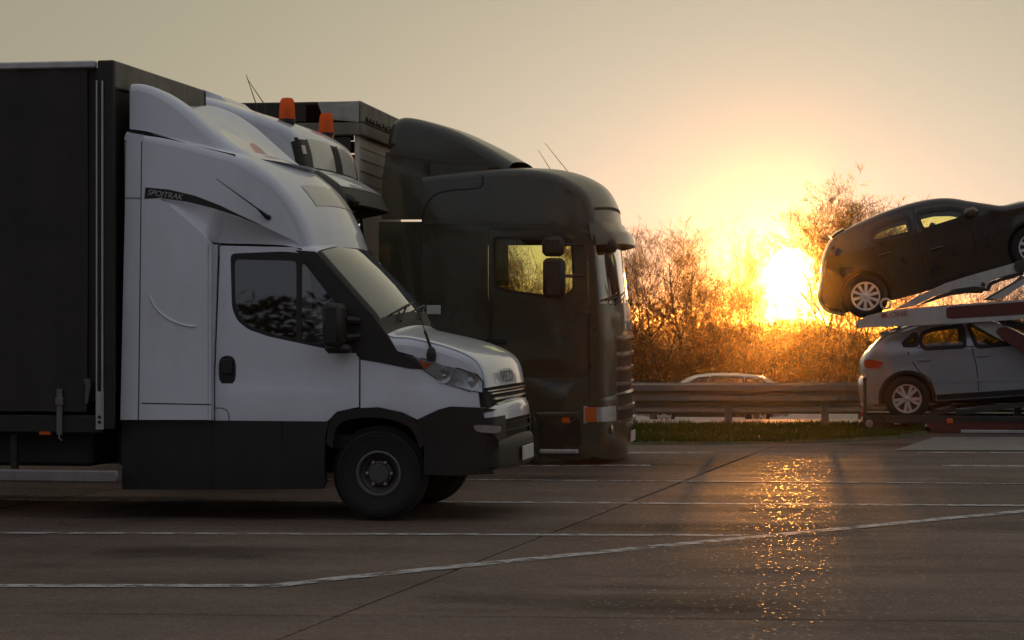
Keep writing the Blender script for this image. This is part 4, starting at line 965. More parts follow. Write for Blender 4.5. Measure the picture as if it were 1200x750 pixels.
    # mirrors
    for (cx, cy, ww, hh) in ((648.5, 289, .23, .21), (649.5, 326, .23, .43)):
        c = GF.at(cx, cy, -1.42); mr_ = obj('door_mirror', MB().box((c[0], s*1.42, c[1]), (ww, .20, hh), bev=.04), M['plastic'], lorry, 40)
        obj('mirror_arm', MB().tube([(c[0]+.05, s*1.40, c[1]+.02), (c[0]+.30, s*1.22, c[1]+.03)], .018, 8), M['plastic'], mr_)
two(gside)
pc_ = G([(508.5, 363)])[0]; obj('side_plate', MB().box((pc_[0], -1.255, pc_[1]), (.155, .01, .10), bev=.004), M['plate'], lorry)
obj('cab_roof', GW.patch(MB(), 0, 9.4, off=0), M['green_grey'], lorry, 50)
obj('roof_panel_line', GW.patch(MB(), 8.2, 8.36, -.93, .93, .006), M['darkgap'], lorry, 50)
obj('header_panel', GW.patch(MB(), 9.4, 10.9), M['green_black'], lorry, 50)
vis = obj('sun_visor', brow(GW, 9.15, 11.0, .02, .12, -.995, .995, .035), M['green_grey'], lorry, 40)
obj('visor_lip', brow(GW, 10.45, 11.15, .11, .135, -.985, .985, .03), M['green_grey'], vis, 40)
obj('windscreen', GW.patch(MB(), 10.9, 13.25, -.98, .98, -.02), M['glass_wind'], lorry, 60)
two(lambda s: obj('windscreen_pillar', GW.patch(MB(), 10.9, 13.25, min(s*.98, s), max(s*.98, s)), M['green_black'], lorry, 40))
obj('front_panel', GW.patch(MB(), 13.25, 18.0), M['green_black'], lorry, 50)
obj('bumper', GW.patch(MB(), 18.0, 21.0, off=.004), M['green_black'], lorry, 50)
t_at = lambda y: next(i+(y-a)/(b-a) for i, (a, b) in enumerate(zip(gyy, gyy[1:])) if a <= y <= b and i > 12)
gyy = [206, 202, 199, 198, 200, 205, 214, 225, 240, 257, 270, 281, 316, 352, 368, 395, 430, 466, 470, 500, 520, 538]
for a, b in ((399, 413), (418.5, 431), (436, 449), (454, 464), (469, 478.5), (484, 495)):
    obj('grille_mesh', GW.patch(MB(), t_at(a), t_at(b), -.66, .66, .005), M['darkgap'], lorry, 40)
for y in (395.5, 415, 432.5, 450.8, 465.6, 480.5, 496.5):
    obj('grille_slat', GW.patch(MB(), t_at(y-1.7), t_at(y+1.7), -.68, .68, .03, thick=.035), M['chrome'], lorry, 40)
obj('number_plate', MB().box((0, 0, 0), (.012, .52, .12), bev=.004), M['plate'], lorry).location = GW.ev(t_at(516), 0, .02)
tb = GW.ev(t_at(384), 0, .012)
for i, ch in enumerate('SCANIA'):
    e = GW.ev(t_at(384), -.42+.165*i, .006); text('front_lettering', ch, .17, M['alu'], lorry, e, (pi/2, 0, pi/2), .004, 0, 1.1)
for yy in (-.75, 0, .7):
    a = GW.ev(13.35, yy, .03); b = GW.ev(12.9, yy+.12, .04); wp = obj('wiper', MB().tube([a, b], [.014, .009], 6), M['plastic'], lorry); obj('wiper_blade', MB().tube([GW.ev(13.05, yy-.2, .03), b, GW.ev(12.75, yy+.38, .03)], .010, 6), M['plastic'], wp)
fm = GF.at(714, 288, -.95); obj('kerb_mirror', MB().box((fm[0]+.0, -.95, fm[1]), (.17, .26, .17), bev=.05, R=Matrix.Rotation(.45, 3, 'Y')).tube([(fm[0], -.95, fm[1]+.05), (fm[0]-.1, -.98, fm[1]+.13)], .02, 6), M['plastic'], lorry, 40)
# roof deflector
dpx = [(454, 182), (453.5, 168), (456, 152), (463, 141), (476, 137.5), (503, 143.5), (532.6, 153.7), (556, 165.5), (578, 178), (598, 191)]
dp = G(dpx, -1.15)
def dhw(x, z): return 1.16-.10*max(0, (x-dp[5][0])/(dp[-1][0]-dp[5][0]))**2-.10*max(0, z-dp[1][1])
DW = Wrap(dp, dhw, r=.10, crown=[0, 0, .02, .03, .03, .04, .05, .06, .07, .08], p=2.4)
de = DW.line(1, 9, 4)
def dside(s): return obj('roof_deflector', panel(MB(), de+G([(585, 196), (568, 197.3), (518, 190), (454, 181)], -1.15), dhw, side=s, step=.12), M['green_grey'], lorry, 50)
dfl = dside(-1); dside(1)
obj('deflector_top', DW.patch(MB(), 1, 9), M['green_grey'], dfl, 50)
two(lambda s: obj('deflector_support', panel(MB(), G([(448, 212), (452, 178), (518, 188.5), (575, 196), (560, 204), (500, 210)], -1.13), lambda x, z: 1.13, side=s), M['green_black'], lorry))
for (ax, ay, bx, by, yy) in ((631, 176, 651, 203, .1), (638.5, 167.5, 680, 214, -.4)):
    a, b = GF.at(ax, ay, yy), GF.at(bx, by, yy); obj('roof_aerial', MB().tube([(b[0], yy, b[1]-.05), (a[0], yy, a[1])], [.005, .0025], 5), M['plastic'], lorry)
hz_ = GF.at(688, 222, -.2); obj('roof_horn', MB().tube([(hz_[0]-.05, -.2, hz_[1]-.06), (hz_[0], -.2, hz_[1]+.04)], [.015, .01], 6), M['plastic'], lorry)
# inside of the cab
xs0 = G([(590, 330)])[0][0]
obj('cab_floor', MB().box((xs0-.05, 0, 1.18), (1.7, 2.2, .1)), M['darkgap'], lorry); obj('cab_back', MB().box((G([(498, 330)])[0][0], 0, 2.0), (.05, 2.36, 2.6)), M['seat'], lorry)
for yy in (-.62, .62):
    st_ = obj('cab_seat', MB().box((xs0-.30, yy, 1.48), (.16, .5, .56), bev=.05, R=Matrix.Rotation(-.12, 3, 'Y')).box((xs0+.0, yy, 1.28), (.5, .5, .16), bev=.05), M['seat'], lorry); obj('headrest', MB().box((xs0-.36, yy, 1.82), (.1, .26, .18), bev=.04), M['seat'], st_)
obj('dashboard', MB().box((G([(690, 352)])[0][0]-.12, 0, 1.60), (.42, 2.15, .34), bev=.08), M['seat'], lorry)
sx_ = G([(668, 345)])[0]; obj('steering_wheel', MB().lathe([(.23, -.015), (.245, 0), (.23, .015), (.215, 0), (.23, -.015)], 28, (0, 0, 0), 'Z'), M['seat'], lorry, 60)
bpy.data.objects[-1] if False else None
sw_ = [o for o in lorry.children if o.name.startswith('steering_wheel')][0]; sw_.location = (sx_[0]-.06, .62, sx_[1]+.02); sw_.rotation_euler = (0, radians(-35), 0)
cx0 = G([(588, 310)])[0][0]
for s in (-1,):
    m = MB(); n = 14
    for i in range(n+1):
        for z in (G([(0, 335)])[0][1], G([(0, 281)])[0][1]): m.v.append((cx0-.13+.19*i/n, s*(1.13+.02*sin(i*1.9)), z))
    m.f = [(2*i, 2*i+1, 2*i+3, 2*i+2) for i in range(n)]; obj('cab_curtain', m, M['curtain'], lorry, 60)
obj('chassis_rails', MB().box((wg_c[0]-2.2, -.4, .85), (6.4, .1, .28)).box((wg_c[0]-2.2, .4, .85), (6.4, .1, .28)), M['chassis'], lorry)
obj('engine_block', MB().box((wg_c[0]+.1, 0, .8), (2.0, 1.1, .8)), M['darkgap'], lorry)
two(lambda s: truck_wheel(lorry, wg_c[0], s)); two(lambda s: truck_wheel(lorry, wg_c[0]-3.7, s))
two(lambda s: obj('side_skirt', MB().box((wg_c[0]-1.9, s*1.2, .62), (1.9, .04, .70), bev=.01), M['green_black'], lorry))
# ------------------------------------------------------------------ curtain trailer behind it
trl = thing('curtain_trailer', 'dark curtain sided trailer with a weathered front header behind the olive lorry', 'trailer', GF)
xt, zt2 = GF.at(421.5, 118, -1.26); Lt = 13.4
obj('front_wall', MB().box((xt-.04, 0, (zt2+1.2)/2), (.05, 2.44, zt2-1.2)), mat('cream_bulkhead', (.62, .56, .45), .55, var=.1, dirt=.35, dirtcol=(.2, .17, .13)), trl)
obj('floor', MB().box((xt-Lt/2, 0, 1.15), (Lt, 2.5, .14)), M['chassis'], trl)
obj('roof', MB().box((xt-Lt/2, 0, zt2-.02), (Lt, 2.5, .03)), M['tarp_dark'], trl)
for i in range(4):
    z = GF.at(430, 171+i*14, -1.26)[1]; obj('wall_rib', MB().box((xt-.012, 0, z), (.008, 2.3, .009)), M['steel'], trl)
za, zb_ = GF.at(421, 143.5, -1.26)[1], GF.at(421, 158.5, -1.26)[1]
hd = obj('front_header', MB().box((xt-.02, 0, (zt2+za)/2), (.09, 2.52, zt2-za), bev=.02), M['roof_tarp'], trl)
obj('header_rail', MB().box((xt-.015, 0, (za+zb_)/2-.004), (.10, 2.53, za-zb_-.008), bev=.012), M['roof_tarp'], hd)
for i in range(12): y_ = -1.0+i*.18; obj('header_latch', MB().box((xt+.035, y_, za+.055+.01*sin(i*3)), (.03, .12, .05), bev=.01), M['plastic'], hd)
for s in (-1, 1):
    m = MB(); n = 120; zc2 = 1.05
    for i in range(n+1):
        x = xt-.1-(Lt-.2)*i/n
        for z in (zc2, 1.8, 2.5, zb_-.02): m.v.append((x, s*(1.255+.012*sin(i*.8)+.006*sin(i*2.1+z)), z))
    m.f = [(i*4+j, i*4+j+1, (i+1)*4+j+1, (i+1)*4+j) for i in range(n) for j in range(3)]; obj('side_curtain', m, M['tarp_dark'], trl, 60)
    obj('top_rail', MB().box((xt-Lt/2, s*1.26, (za+zb_)/2), (Lt, .05, za-zb_), bev=.012), M['roof_tarp'], trl)
    obj('roof_valance', MB().box((xt-Lt/2-.3, s*1.258, (zt2+za)/2), (Lt-.6, .035, zt2-za-.02), bev=.01), M['tarp_dark'], trl)
    fl = GF.pl([(372, 119.5), (420.5, 118.5), (420.5, 143), (385, 140), (377, 134)], -1.28); obj('loose_flap', panel(MB(), fl, lambda x, z: 1.283+.01*sin(x*9), side=s, rim=.008), M['tarp_light'], trl)
    for k in range(3): truck_wheel(trl, xt-8.6-1.3*k, s)
    obj('landing_leg', MB().box((xt-2.6, s*.9, .6), (.14, .14, 1.16)).box((xt-2.6, s*.9, .02), (.3, .3, .04)), M['chassis'], trl)
obj('frame_beams', MB().box((xt-Lt/2, -.5, .98), (Lt-1, .14, .3)).box((xt-Lt/2, .5, .98), (Lt-1, .14, .3)), M['chassis'], trl)

# ------------------------------------------------------------------ white lorry with beacons
YW = radians(9); wp0 = Vector(((380-600)/FPX*20.8, 20.8, 0))
WF = Frame(wp0+Vector((sin(YW), cos(YW), 0))*1.22, YW)
wl = thing('white_lorry', 'white lorry tractor with two orange roof beacons and a dark sun visor', 'lorry', WF)
Wp = lambda pts, y=-1.22: WF.pl(pts, y)
xw = Wp([(315, 200)])[0][0]
def whw(x, z):
    w_ = 1.22-.05*max(0, z-2.7)
    if x > xw: w_ -= .10*min(1.5, (x-xw)/.3)**2
    return w_
wpx = [(200, 104), (243, 115), (275, 126), (311, 138), (333, 148), (345, 160), (350, 176), (353, 193), (355, 208), (357, 222), (362, 262), (368, 330), (371, 380), (372, 440), (372, 500), (368, 522)]
WW = Wrap(Wp(wpx), whw, r=.07, crown=[.03, .03, .03, .04, .05, .06, .07, .07, .07, .07, .07, .08, .10, .10, .10, .08], p=2.5)
we = WW.line(0, 15, 4)
wcx2 = Wp([(250, 480)])[0][0]
wb = [(wcx2+.62, .28)]+arc((wcx2, .5), .62, 0, pi, 12)[1:-1]+[(wcx2-.62, .28), (Wp([(180, 500)])[0][0], .3), Wp([(184, 112)])[0]]
wwin = smooth_poly(Wp([(290, 245), (345, 245), (352, 330), (300, 322), (290, 315)]), 1)
def wside(s):
    b = obj('cab_side', panel(MB(), we+wb, whw, [wwin], side=s, step=.16), M['white'], wl, 40)
    obj('window_glass', panel(MB(), wwin, lambda x, z: whw(x, z)-.02, side=s, rim=0), M['glass_van'], b)
    obj('corner_panel', WW.patch(MB(), 5.2, 9.4, min(s*.80, s), max(s*.80, s), .006), M['plastic'], wl, 40)
    q = Wp([(342, 160), (346, 160), (352, 185), (356, 213), (350, 212)]); obj('corner_flank', panel(MB(), q, lambda x, z: whw(x, z)+.006, side=s, rim=.01), M['plastic'], wl)
    obj('marker_lamp', WW.patch(MB(), 5.6, 6.2, min(s*.90, s*.965), max(s*.90, s*.965), .010), M['lamp_panel'], wl)
    obj('roof_lamp_panel', WW.patch(MB(), 5.1, 7.1, min(s*.14, s*.79), max(s*.14, s*.79), .010, thick=.012), M['lamp_panel'], wl, 40)
    be = WF.at(336, 146, s*.78 if s < 0 else -.78); x0, z0 = WF.at(336.5, 147, -.78)
    bs = obj('beacon', MB().lathe([(.068, 0), (.072, .03), (.080, .035), (.080, .06)], 20, (x0, s*.78, z0), 'Z'), M['plastic'], wl, 40)
    obj('beacon_lens', MB().lathe([(.080, .06), (.078, .08), (.070, .20), (.066, .232), (.050, .258), (0, .266)], 24, (x0, s*.78, z0), 'Z'), M['amber_lens'], bs, 50)
    obj('beacon_reflector', MB().lathe([(.018, .07), (.02, .12), (.038, .15), (.018, .17), (0, .175)], 10, (x0+.004, s*.78, z0), 'Z'), M['ink'], bs, 50)
    obj('beacon_stalk', MB().tube([(x0, s*.78, z0-.14), (x0, s*.78, z0)], .03, 10), M['plastic'], bs)
    two_w = [truck_wheel(wl, wcx2, s), truck_wheel(wl, wcx2-3.6, s)]
    c = WF.at(404, 231, .0)
def amber():
    m = leaf_mat('translucent_amber_plastic', (.90, .20, .005), (1, .30, .005), .75); t = m.node_tree; n = t.nodes.new; l = t.links.new
    o = [x for x in t.nodes if x.type == 'OUTPUT_MATERIAL'][0]; s0 = o.inputs[0].links[0].from_socket
    tr = n('ShaderNodeBsdfTransparent'); tr.inputs[0].default_value = (1, .42, .03, 1); mx = n('ShaderNodeMixShader'); mx.inputs[0].default_value = .15; l(s0, mx.inputs[1]); l(tr.outputs[0], mx.inputs[2])
    gl = n('ShaderNodeBsdfGlossy'); gl.inputs['Roughness'].default_value = .12; m2 = n('ShaderNodeMixShader'); m2.inputs[0].default_value = .03; l(mx.outputs[0], m2.inputs[1]); l(gl.outputs[0], m2.inputs[2]); l(m2.outputs[0], o.inputs[0]); return m
M['amber_lens'] = amber()
two(wside)
obj('cab_roof', WW.patch(MB(), 0, 5.15), M['white'], wl, 50)
obj('upper_front', WW.patch(MB(), 5.15, 9.4), M['plastic'], wl, 50)
obj('roof_grille', WW.patch(MB(), 5.3, 7.2, -.12, .12, .008), M['darkgap'], wl, 50)
obj('windscreen', WW.patch(MB(), 9.4, 11.6, -.95, .95, -.02), M['glass_front'], wl, 60)
two(lambda s: obj('windscreen_pillar', WW.patch(MB(), 9.4, 11.6, min(s*.95, s), max(s*.95, s)), M['plastic'], wl, 40))
obj('front_panel', WW.patch(MB(), 11.6, 15), M['white'], wl, 50)
vz_ = obj('sun_visor', brow(WW, 7.2, 9.5, .015, .30, -.995, .995, .05), M['plastic'], wl, 40)
obj('visor_top', brow(WW, 7.3, 8.9, .035, .245, -.78, .78, .02), M['white'], vz_, 40)
kc = WF.at(407, 233, -.75); obj('kerb_mirror', MB().box((kc[0], -.75, kc[1]), (.20, .30, .10), bev=.04, R=Matrix.Rotation(.35, 3, 'Y')).tube([(kc[0]-.02, -.8, kc[1]), (kc[0]-.22, -.85, kc[1]+.06)], .03, 8), M['plastic'], wl, 40)
for (ax, ay, bx, by) in ((288.5, 87.5, 301, 122), (289.5, 92, 311, 121)):
    a, b = WF.at(ax, ay, .2), WF.at(bx, by+3, .2); obj('roof_aerial', MB().tube([(b[0], .2, b[1]-.25), (b[0], .2, b[1]), (a[0], .2, a[1])], [.01, .006, .003], 5), M['plastic'], wl)
obj('roof_wedge', MB().prism(Wp([(225, 116), (248, 108.5), (268, 116), (282, 128), (250, 121)], .3), .0, .9), M['white'], wl)
obj('cab_back', MB().box((Wp([(186, 300)])[0][0], 0, 1.9), (.05, 2.3, 2.6)), M['white'], wl)
obj('cab_interior', MB().box((Wp([(275, 300)])[0][0], 0, 1.4), (1.3, 2.2, .5)), M['seat'], wl)
obj('chassis_rails', MB().box((wcx2-2.0, -.4, .85), (6, .1, .28)).box((wcx2-2.0, .4, .85), (6, .1, .28)), M['chassis'], wl)
obj('bumper', WW.patch(MB(), 13.8, 15, off=.02), M['plastic'], wl, 40)
# ------------------------------------------------------------------ car transporter
YT = radians(9.5); tp = Vector(((1063-600)/FPX*31.5, 31.5, 0))
TF = Frame(tp+Vector((sin(YT), cos(YT), 0))*1.2, YT)
tr_ = thing('car_transporter', 'grey and red two deck car transporter trailer carrying two cars', 'transporter', TF)
Tq = lambda pts, y=-1.2: TF.pl(pts, y)
beam = Tq([(1003, 378), (1016, 370), (1040, 364), (1075, 360.5), (1110, 357.5), (1200, 351), (1330, 342), (1330, 366), (1200, 374), (1110, 379.5), (1060, 382), (1006, 384.5)])
redp = smooth_poly(Tq([(1109, 361), (1113, 359.5), (1330, 344.5), (1330, 361), (1113, 373.5), (1109, 372)]), 1)
arm = Tq([(1049.7, 361.5), (1079, 345), (1108, 332), (1137.7, 322.5), (1163, 315.5), (1189, 308), (1200, 304.5), (1330, 268), (1330, 284), (1200, 317.5), (1178, 323), (1160.6, 329), (1156, 336.7), (1141, 335.5), (1119, 338.5), (1097, 346), (1075, 357)])
armlow = Tq([(1075, 358), (1097, 347), (1119, 339.5), (1141, 336.5), (1156, 337.7), (1160.6, 330), (1178, 324), (1200, 318.5), (1200, 322), (1180, 327), (1163, 334), (1159, 341), (1141, 341), (1119, 344), (1097, 351)])
def tside(s):
    y0, y1 = (-1.20, -1.10) if s < 0 else (1.10, 1.20)
    b = obj('upper_beam', MB().prism(beam, y0, y1), M['grey_deck'], tr_)
    r_ = obj('red_panel', panel(MB(), redp, lambda x, z: 1.205, side=s, rim=.008), M['red_deck'], b)
    obj('lifting_arm', MB().prism(arm, y0+.02, y1+.02 if s < 0 else y1-.02), M['grey_deck'], tr_)
    obj('arm_flange', MB().prism(armlow, s*1.16, s*.92), M['dark_deck'], tr_)
    st = Tq([(1159, 350), (1174, 350), (1200, 333.5), (1215, 322), (1208, 318), (1200, 326)]); obj('ram_strut', MB().prism(st, s*1.19, s*1.12), M['grey_deck'], tr_)
    for c in ((1196, 312, .09), (1152, 333, .03)):
        p = Tq([c[:2]])[0]; obj('pivot_pin', MB().lathe([(c[2], s*1.18), (c[2], s*1.22), (c[2]*.6, s*1.225), (0, s*1.225)], 18, (p[0], 0, p[1])), M['dark_deck'], tr_, 40)
    # dark red crank arm and grey stay beside the lower car
    ca = smooth_poly(Tq([(1166, 388), (1174, 382.5), (1184, 385), (1200, 393), (1235, 410), (1240, 428), (1215, 424), (1196, 412), (1180, 401)], -1.12), 2); obj('crank_arm', MB().prism(ca, s*1.12, s*1.02), M['red_deck'], tr_)
    sy = Tq([(1138, 379), (1166, 377), (1178, 383), (1168, 390), (1178, 401), (1160, 391)], -1.1); obj('stay_plate', MB().prism(sy, s*1.08, s*1.04), M['grey_deck'], tr_)
    dk = Tq([(1180, 374), (1204, 380), (1290, 402), (1290, 410), (1200, 386), (1176, 380)], -1.0); obj('deck_edge', MB().prism(dk, s*1.0, s*.9), M['dark_deck'], tr_)
    obj('edge_strip', MB().tube([(q[0], s*1.0, q[1]) for q in Tq([(1180, 373.3), (1204, 379.2), (1290, 401)], -1.0)], .012, 6), M['alu'], tr_)
    # lower deck: frame, perforated track, bumpers
    z = lambda y: Tq([(1100, y)])[0][1]; x = lambda px: Tq([(px, 490)])[0][0]
    obj('lower_frame', MB().prism(Tq([(1085, 497), (1110, 494), (1330, 493), (1330, 511), (1110, 509), (1092, 505)]), s*1.2, s*1.12), M['red_deck'], tr_)
    obj('frame_strip', MB().box(((x(1126)+x(1330))/2, s*1.205, z(505.3)), (x(1330)-x(1126), .02, .045), bev=.006), M['alu'], tr_)
    obj('track_lip', MB().box(((x(1020)+x(1330))/2, s*1.15, z(494.5)), (x(1330)-x(1020), .10, .05), bev=.008), M['dark_deck'], tr_)
    obj('track_rail', MB().box(((x(1020)+x(1330))/2, s*1.19, z(488.4)), (x(1330)-x(1020), .02, .03), bev=.004), M['dark_deck'], tr_)
    m = MB(); xx = x(1020)
    while xx < x(1330): m.box((xx, s*1.19, z(491.2)), (.024, .018, .05)); xx += .05
    o = obj('track_studs', m, M['dark_deck'], tr_); o['kind'] = 'stuff'
    obj('wheel_deck', MB().box(((x(1012)+x(1330))/2, s*.82, z(492)), (x(1330)-x(1012), .50, .05), bev=.01), M['dark_deck'], tr_)
    for q in ((1089, 486, 1120, 479), (1120, 484, 1200, 474)):
        a, b2 = Tq([q[:2]])[0], Tq([q[2:]])[0]; obj('loading_ramp', MB().bar((a[0], s*1.16, a[1]), (b2[0], s*1.16, b2[1]), .07, .03), M['dark_deck'], tr_)
    mk = Tq([(1113, 493.5)])[0]; obj('side_marker_lamp', MB().box((mk[0], s*1.21, mk[1]), (.09, .03, .07), bev=.008), M['orange_lens'], tr_)
    a = Tq([(1013.5, 470)])[0]; tail = obj('tail_post', MB().box((a[0], s*1.17, (z(446)+z(505))/2), (.045, .05, z(446)-z(505)), bev=.006), M['dark_deck'], tr_)
    obj('post_knob', MB().lathe([(.0, .05), (.03, .035), (.03, 0), (.02, -.02)], 10, (a[0], s*1.17, z(446)), 'Z'), M['dark_deck'], tail, 40)
    obj('ramp_hinge', MB().box((a[0]+.12, s*1.16, z(497)), (.30, .07, .22), bev=.03), M['dark_deck'], tr_)
    obj('ramp_bolt', MB().lathe([(.055, s*1.19), (.055, s*1.23), (.03, s*1.235), (0, s*1.235)], 14, (a[0]+.06, 0, z(497))), M['steel'], tr_, 40)
    obj('tail_light', MB().box((a[0]-.03, s*1.0, z(486)), (.05, .3, .07), bev=.01), M['red_lens'], tr_)
    pz = Tq([(1262, 430)])[0]; obj('deck_post', MB().box((pz[0], s*1.14, (z(500)+z(350))/2), (.16, .10, z(350)-z(500)), bev=.01), M['grey_deck'], tr_)
    for px_ in (1262, 1330): add_wheel(tr_, x(px_), s*1.02, .36, .36, .28, .19, 'steel', s, 8)
two(tside)
ux = Tq([(1020, 372), (1250, 355)])
for i in range(9):
    t = i/8; obj('deck_crossbar', MB().box((ux[0][0]*(1-t)+ux[1][0]*t, 0, ux[0][1]*(1-t)+ux[1][1]*t-.03), (.09, 2.2, .07), bev=.01), M['dark_deck'], tr_)
lx = Tq([(1012, 496), (1300, 496)])
for i in range(10): t = i/9; obj('floor_crossbar', MB().box((lx[0][0]*(1-t)+lx[1][0]*t, 0, lx[0][1]-.02), (.10, 2.2, .08), bev=.01), M['dark_deck'], tr_)
e = Tq([(1048, 368.6)])[0]; M['faded_red'] = mat('faded_red_print', (.30, .09, .06), .5)
text('maker_lettering', 'LOHR', .105, M['faded_red'], tr_, (e[0]+.03, -1.206, e[1]), (pi/2, radians(-5), 0), .002, .2, 1.15)
e = Tq([(1035.5, 369.8)])[0]; obj('maker_emblem', MB().lathe([(.035, -1.205), (.035, -1.208), (0, -1.208)], 16, (e[0], 0, e[1])), M['faded_red'], tr_)

# ------------------------------------------------------------------ cars
def car(t, S, wheels, R, rimr, Wd, paint, kind, wins, seams, belt, glassed, arcR, spokes=10, detail=True, handles=(), tailp=None, crown=None, mirror=None, sill_z=None, tail_mat=None):
    """A hatchback in its own axes. S: profile over the top from rear bottom to front bottom."""
    H = Wd/2; x0 = min(p[0] for p in S); x1 = max(p[0] for p in S); xm = (x0+x1)/2; hl = (x1-x0)/2
    def hw(x, z):
        w_ = H*(1-.05*max(0, (belt-.25-z))/.5)
        if z > belt: w_ -= .34*(z-belt)
        w_ -= .16*min(1.2, abs((x-xm)/hl))**7
        q = (belt-z); w_ -= .018*math.exp(-((q-.17)/.06)**2)           # hollow below the shoulder
        return w_
    CWp = Wrap(S, hw, r=.07, crown=crown or .05, p=2.3)
    n = len(S)-1; e = CWp.line(0, n, 4)
    zb = sill_z or S[0][1]; (rx, rz_), (fx, fz) = wheels
    a0 = math.asin(max(-1, min(1, (zb-rz_)/arcR)))
    bot = [(fx+arcR*cos(a0), zb)]+arc((fx, fz), arcR, a0, pi-a0)[1:-1]+[(fx-arcR*cos(a0), zb), (rx+arcR*cos(a0), zb)]+arc((rx, rz_), arcR, a0, pi-a0)[1:-1]+[(rx-arcR*cos(a0), zb)]
    W_ = [smooth_poly(shrink(w_, -.012), 1) for w_ in wins]
    def side(s):
        b = obj('body_side', panel(MB(), e+bot, hw, W_, side=s, step=.12), paint, t, 40)
        for w_ in W_:
            f = obj('window', panel(MB(), shrink(w_, .012), lambda x, z: hw(x, z)-.012, side=s, rim=0), M['glass_side'], t, 60)
            obj('window_trim', panel(MB(), shrink(w_, -.045), lambda x, z: hw(x, z)+.004, [shrink(w_, .012)], side=s, rim=.012, step=.6), M['plastic'], f)
        for sm in seams: obj('door_seam', ribbon(MB(), sm, hw, .012, .002, side=s), M['darkgap'], b)
        for h in handles:
            y = hw(*h); g = obj('door_handle', MB().box((h[0], s*(y+.016), h[1]), (.19, .03, .035), bev=.012), paint, t, 40)
            obj('handle_recess', panel(MB(), smooth_poly([(h[0]-.09, h[1]-.035), (h[0]+.09, h[1]-.035), (h[0]+.09, h[1]+.035), (h[0]-.09, h[1]+.035)], 2), lambda x, z: hw(x, z)+.003, side=s, rim=0), M['plastic'], g)
        for (wx, wz) in wheels:
            add_wheel(t, wx, s*(H-.13), wz, R, .205, rimr, kind, s, spokes)
            ar = arc((wx, wz), arcR, a0, pi-a0, 18); ai_ = arc((wx, wz), arcR-.045, a0, pi-a0, 18)
            obj('wheel_arch', panel(MB(), ar+ai_[::-1], lambda x, z: hw(x, z)-.004, side=s, rim=.20, step=.5), M['plastic'] if kind != 'white' else paint, t, 40)
        if tailp: obj('tail_light', panel(MB(), smooth_poly(tailp, 1), lambda x, z: hw(x, z)+.012, side=s, rim=.02), tail_mat or M['red_lens'], t, 40)
        if mirror:
            m_ = obj('door_mirror', MB().box((mirror[0], s*(hw(*mirror)+.12), mirror[1]), (.20, .20, .14), bev=.045), paint, t, 40)
            obj('mirror_foot', MB().box((mirror[0]+.03, s*(hw(*mirror)+.02), mirror[1]-.04), (.10, .12, .05), bev=.015), M['plastic'], m_)
        cl = obj('sill_trim', ribbon(MB(), [(rx+arcR*1.02, zb+.05), (fx-arcR*1.02, zb+.05)], hw, .08, .006, side=s), M['plastic'], b)
    two(side)
    last = 0
    for (a, b, nm) in glassed:
        if a > last: obj('body_shell', CWp.patch(MB(), last, a), paint, t, 50)
        g = obj(nm, CWp.patch(MB(), a, b, -.86, .86, -.006), M['glass_side'], t, 60)
        two(lambda s: obj('roof_pillar', CWp.patch(MB(), a, b, min(s*.86, s), max(s*.86, s)), paint, t, 50)); last = b
    obj('body_shell', CWp.patch(MB(), last, n), paint, t, 50)
    obj('floor_pan', MB().box((xm, 0, zb+.06), (x1-x0-.7, 2*H-.5, .08)), M['darkgap'], t)
    obj('bulkhead', MB().box((fx-.32, 0, (zb+belt)/2), (.06, 2*H-.3, belt-zb-.1)), M['darkgap'], t)
    for wx, wz in wheels: obj('wheel_house', MB().prism(arc((wx, wz), arcR*.97, a0, pi-a0, 16), -(H-.27), H-.27), M['darkgap'], t)
    obj('dashboard', MB().box((fx-.50, 0, belt-.09), (.35, 2*H-.28, .16), bev=.05), M['seat'], t)
    for sx_, yy in ((.52, -.36), (.52, .36), (.27, -.36), (.27, .36)):
        xx = rx+(fx-rx)*sx_; q = obj('seat', MB().box((xx, yy, belt-.27), (.14, .46, .46), bev=.05, R=Matrix.Rotation(-.2, 3, 'Y')).box((xx+.24, yy, belt-.36), (.46, .46, .14), bev=.05), M['seat'], t); obj('headrest', MB().box((xx-.08, yy, belt+.0), (.09, .24, .12), bev=.03), M['seat'], q)
    return CWp, hw
M['red_dark'] = mat('dark_red_lens', (.035, .012, .010), .3, coat=.5)
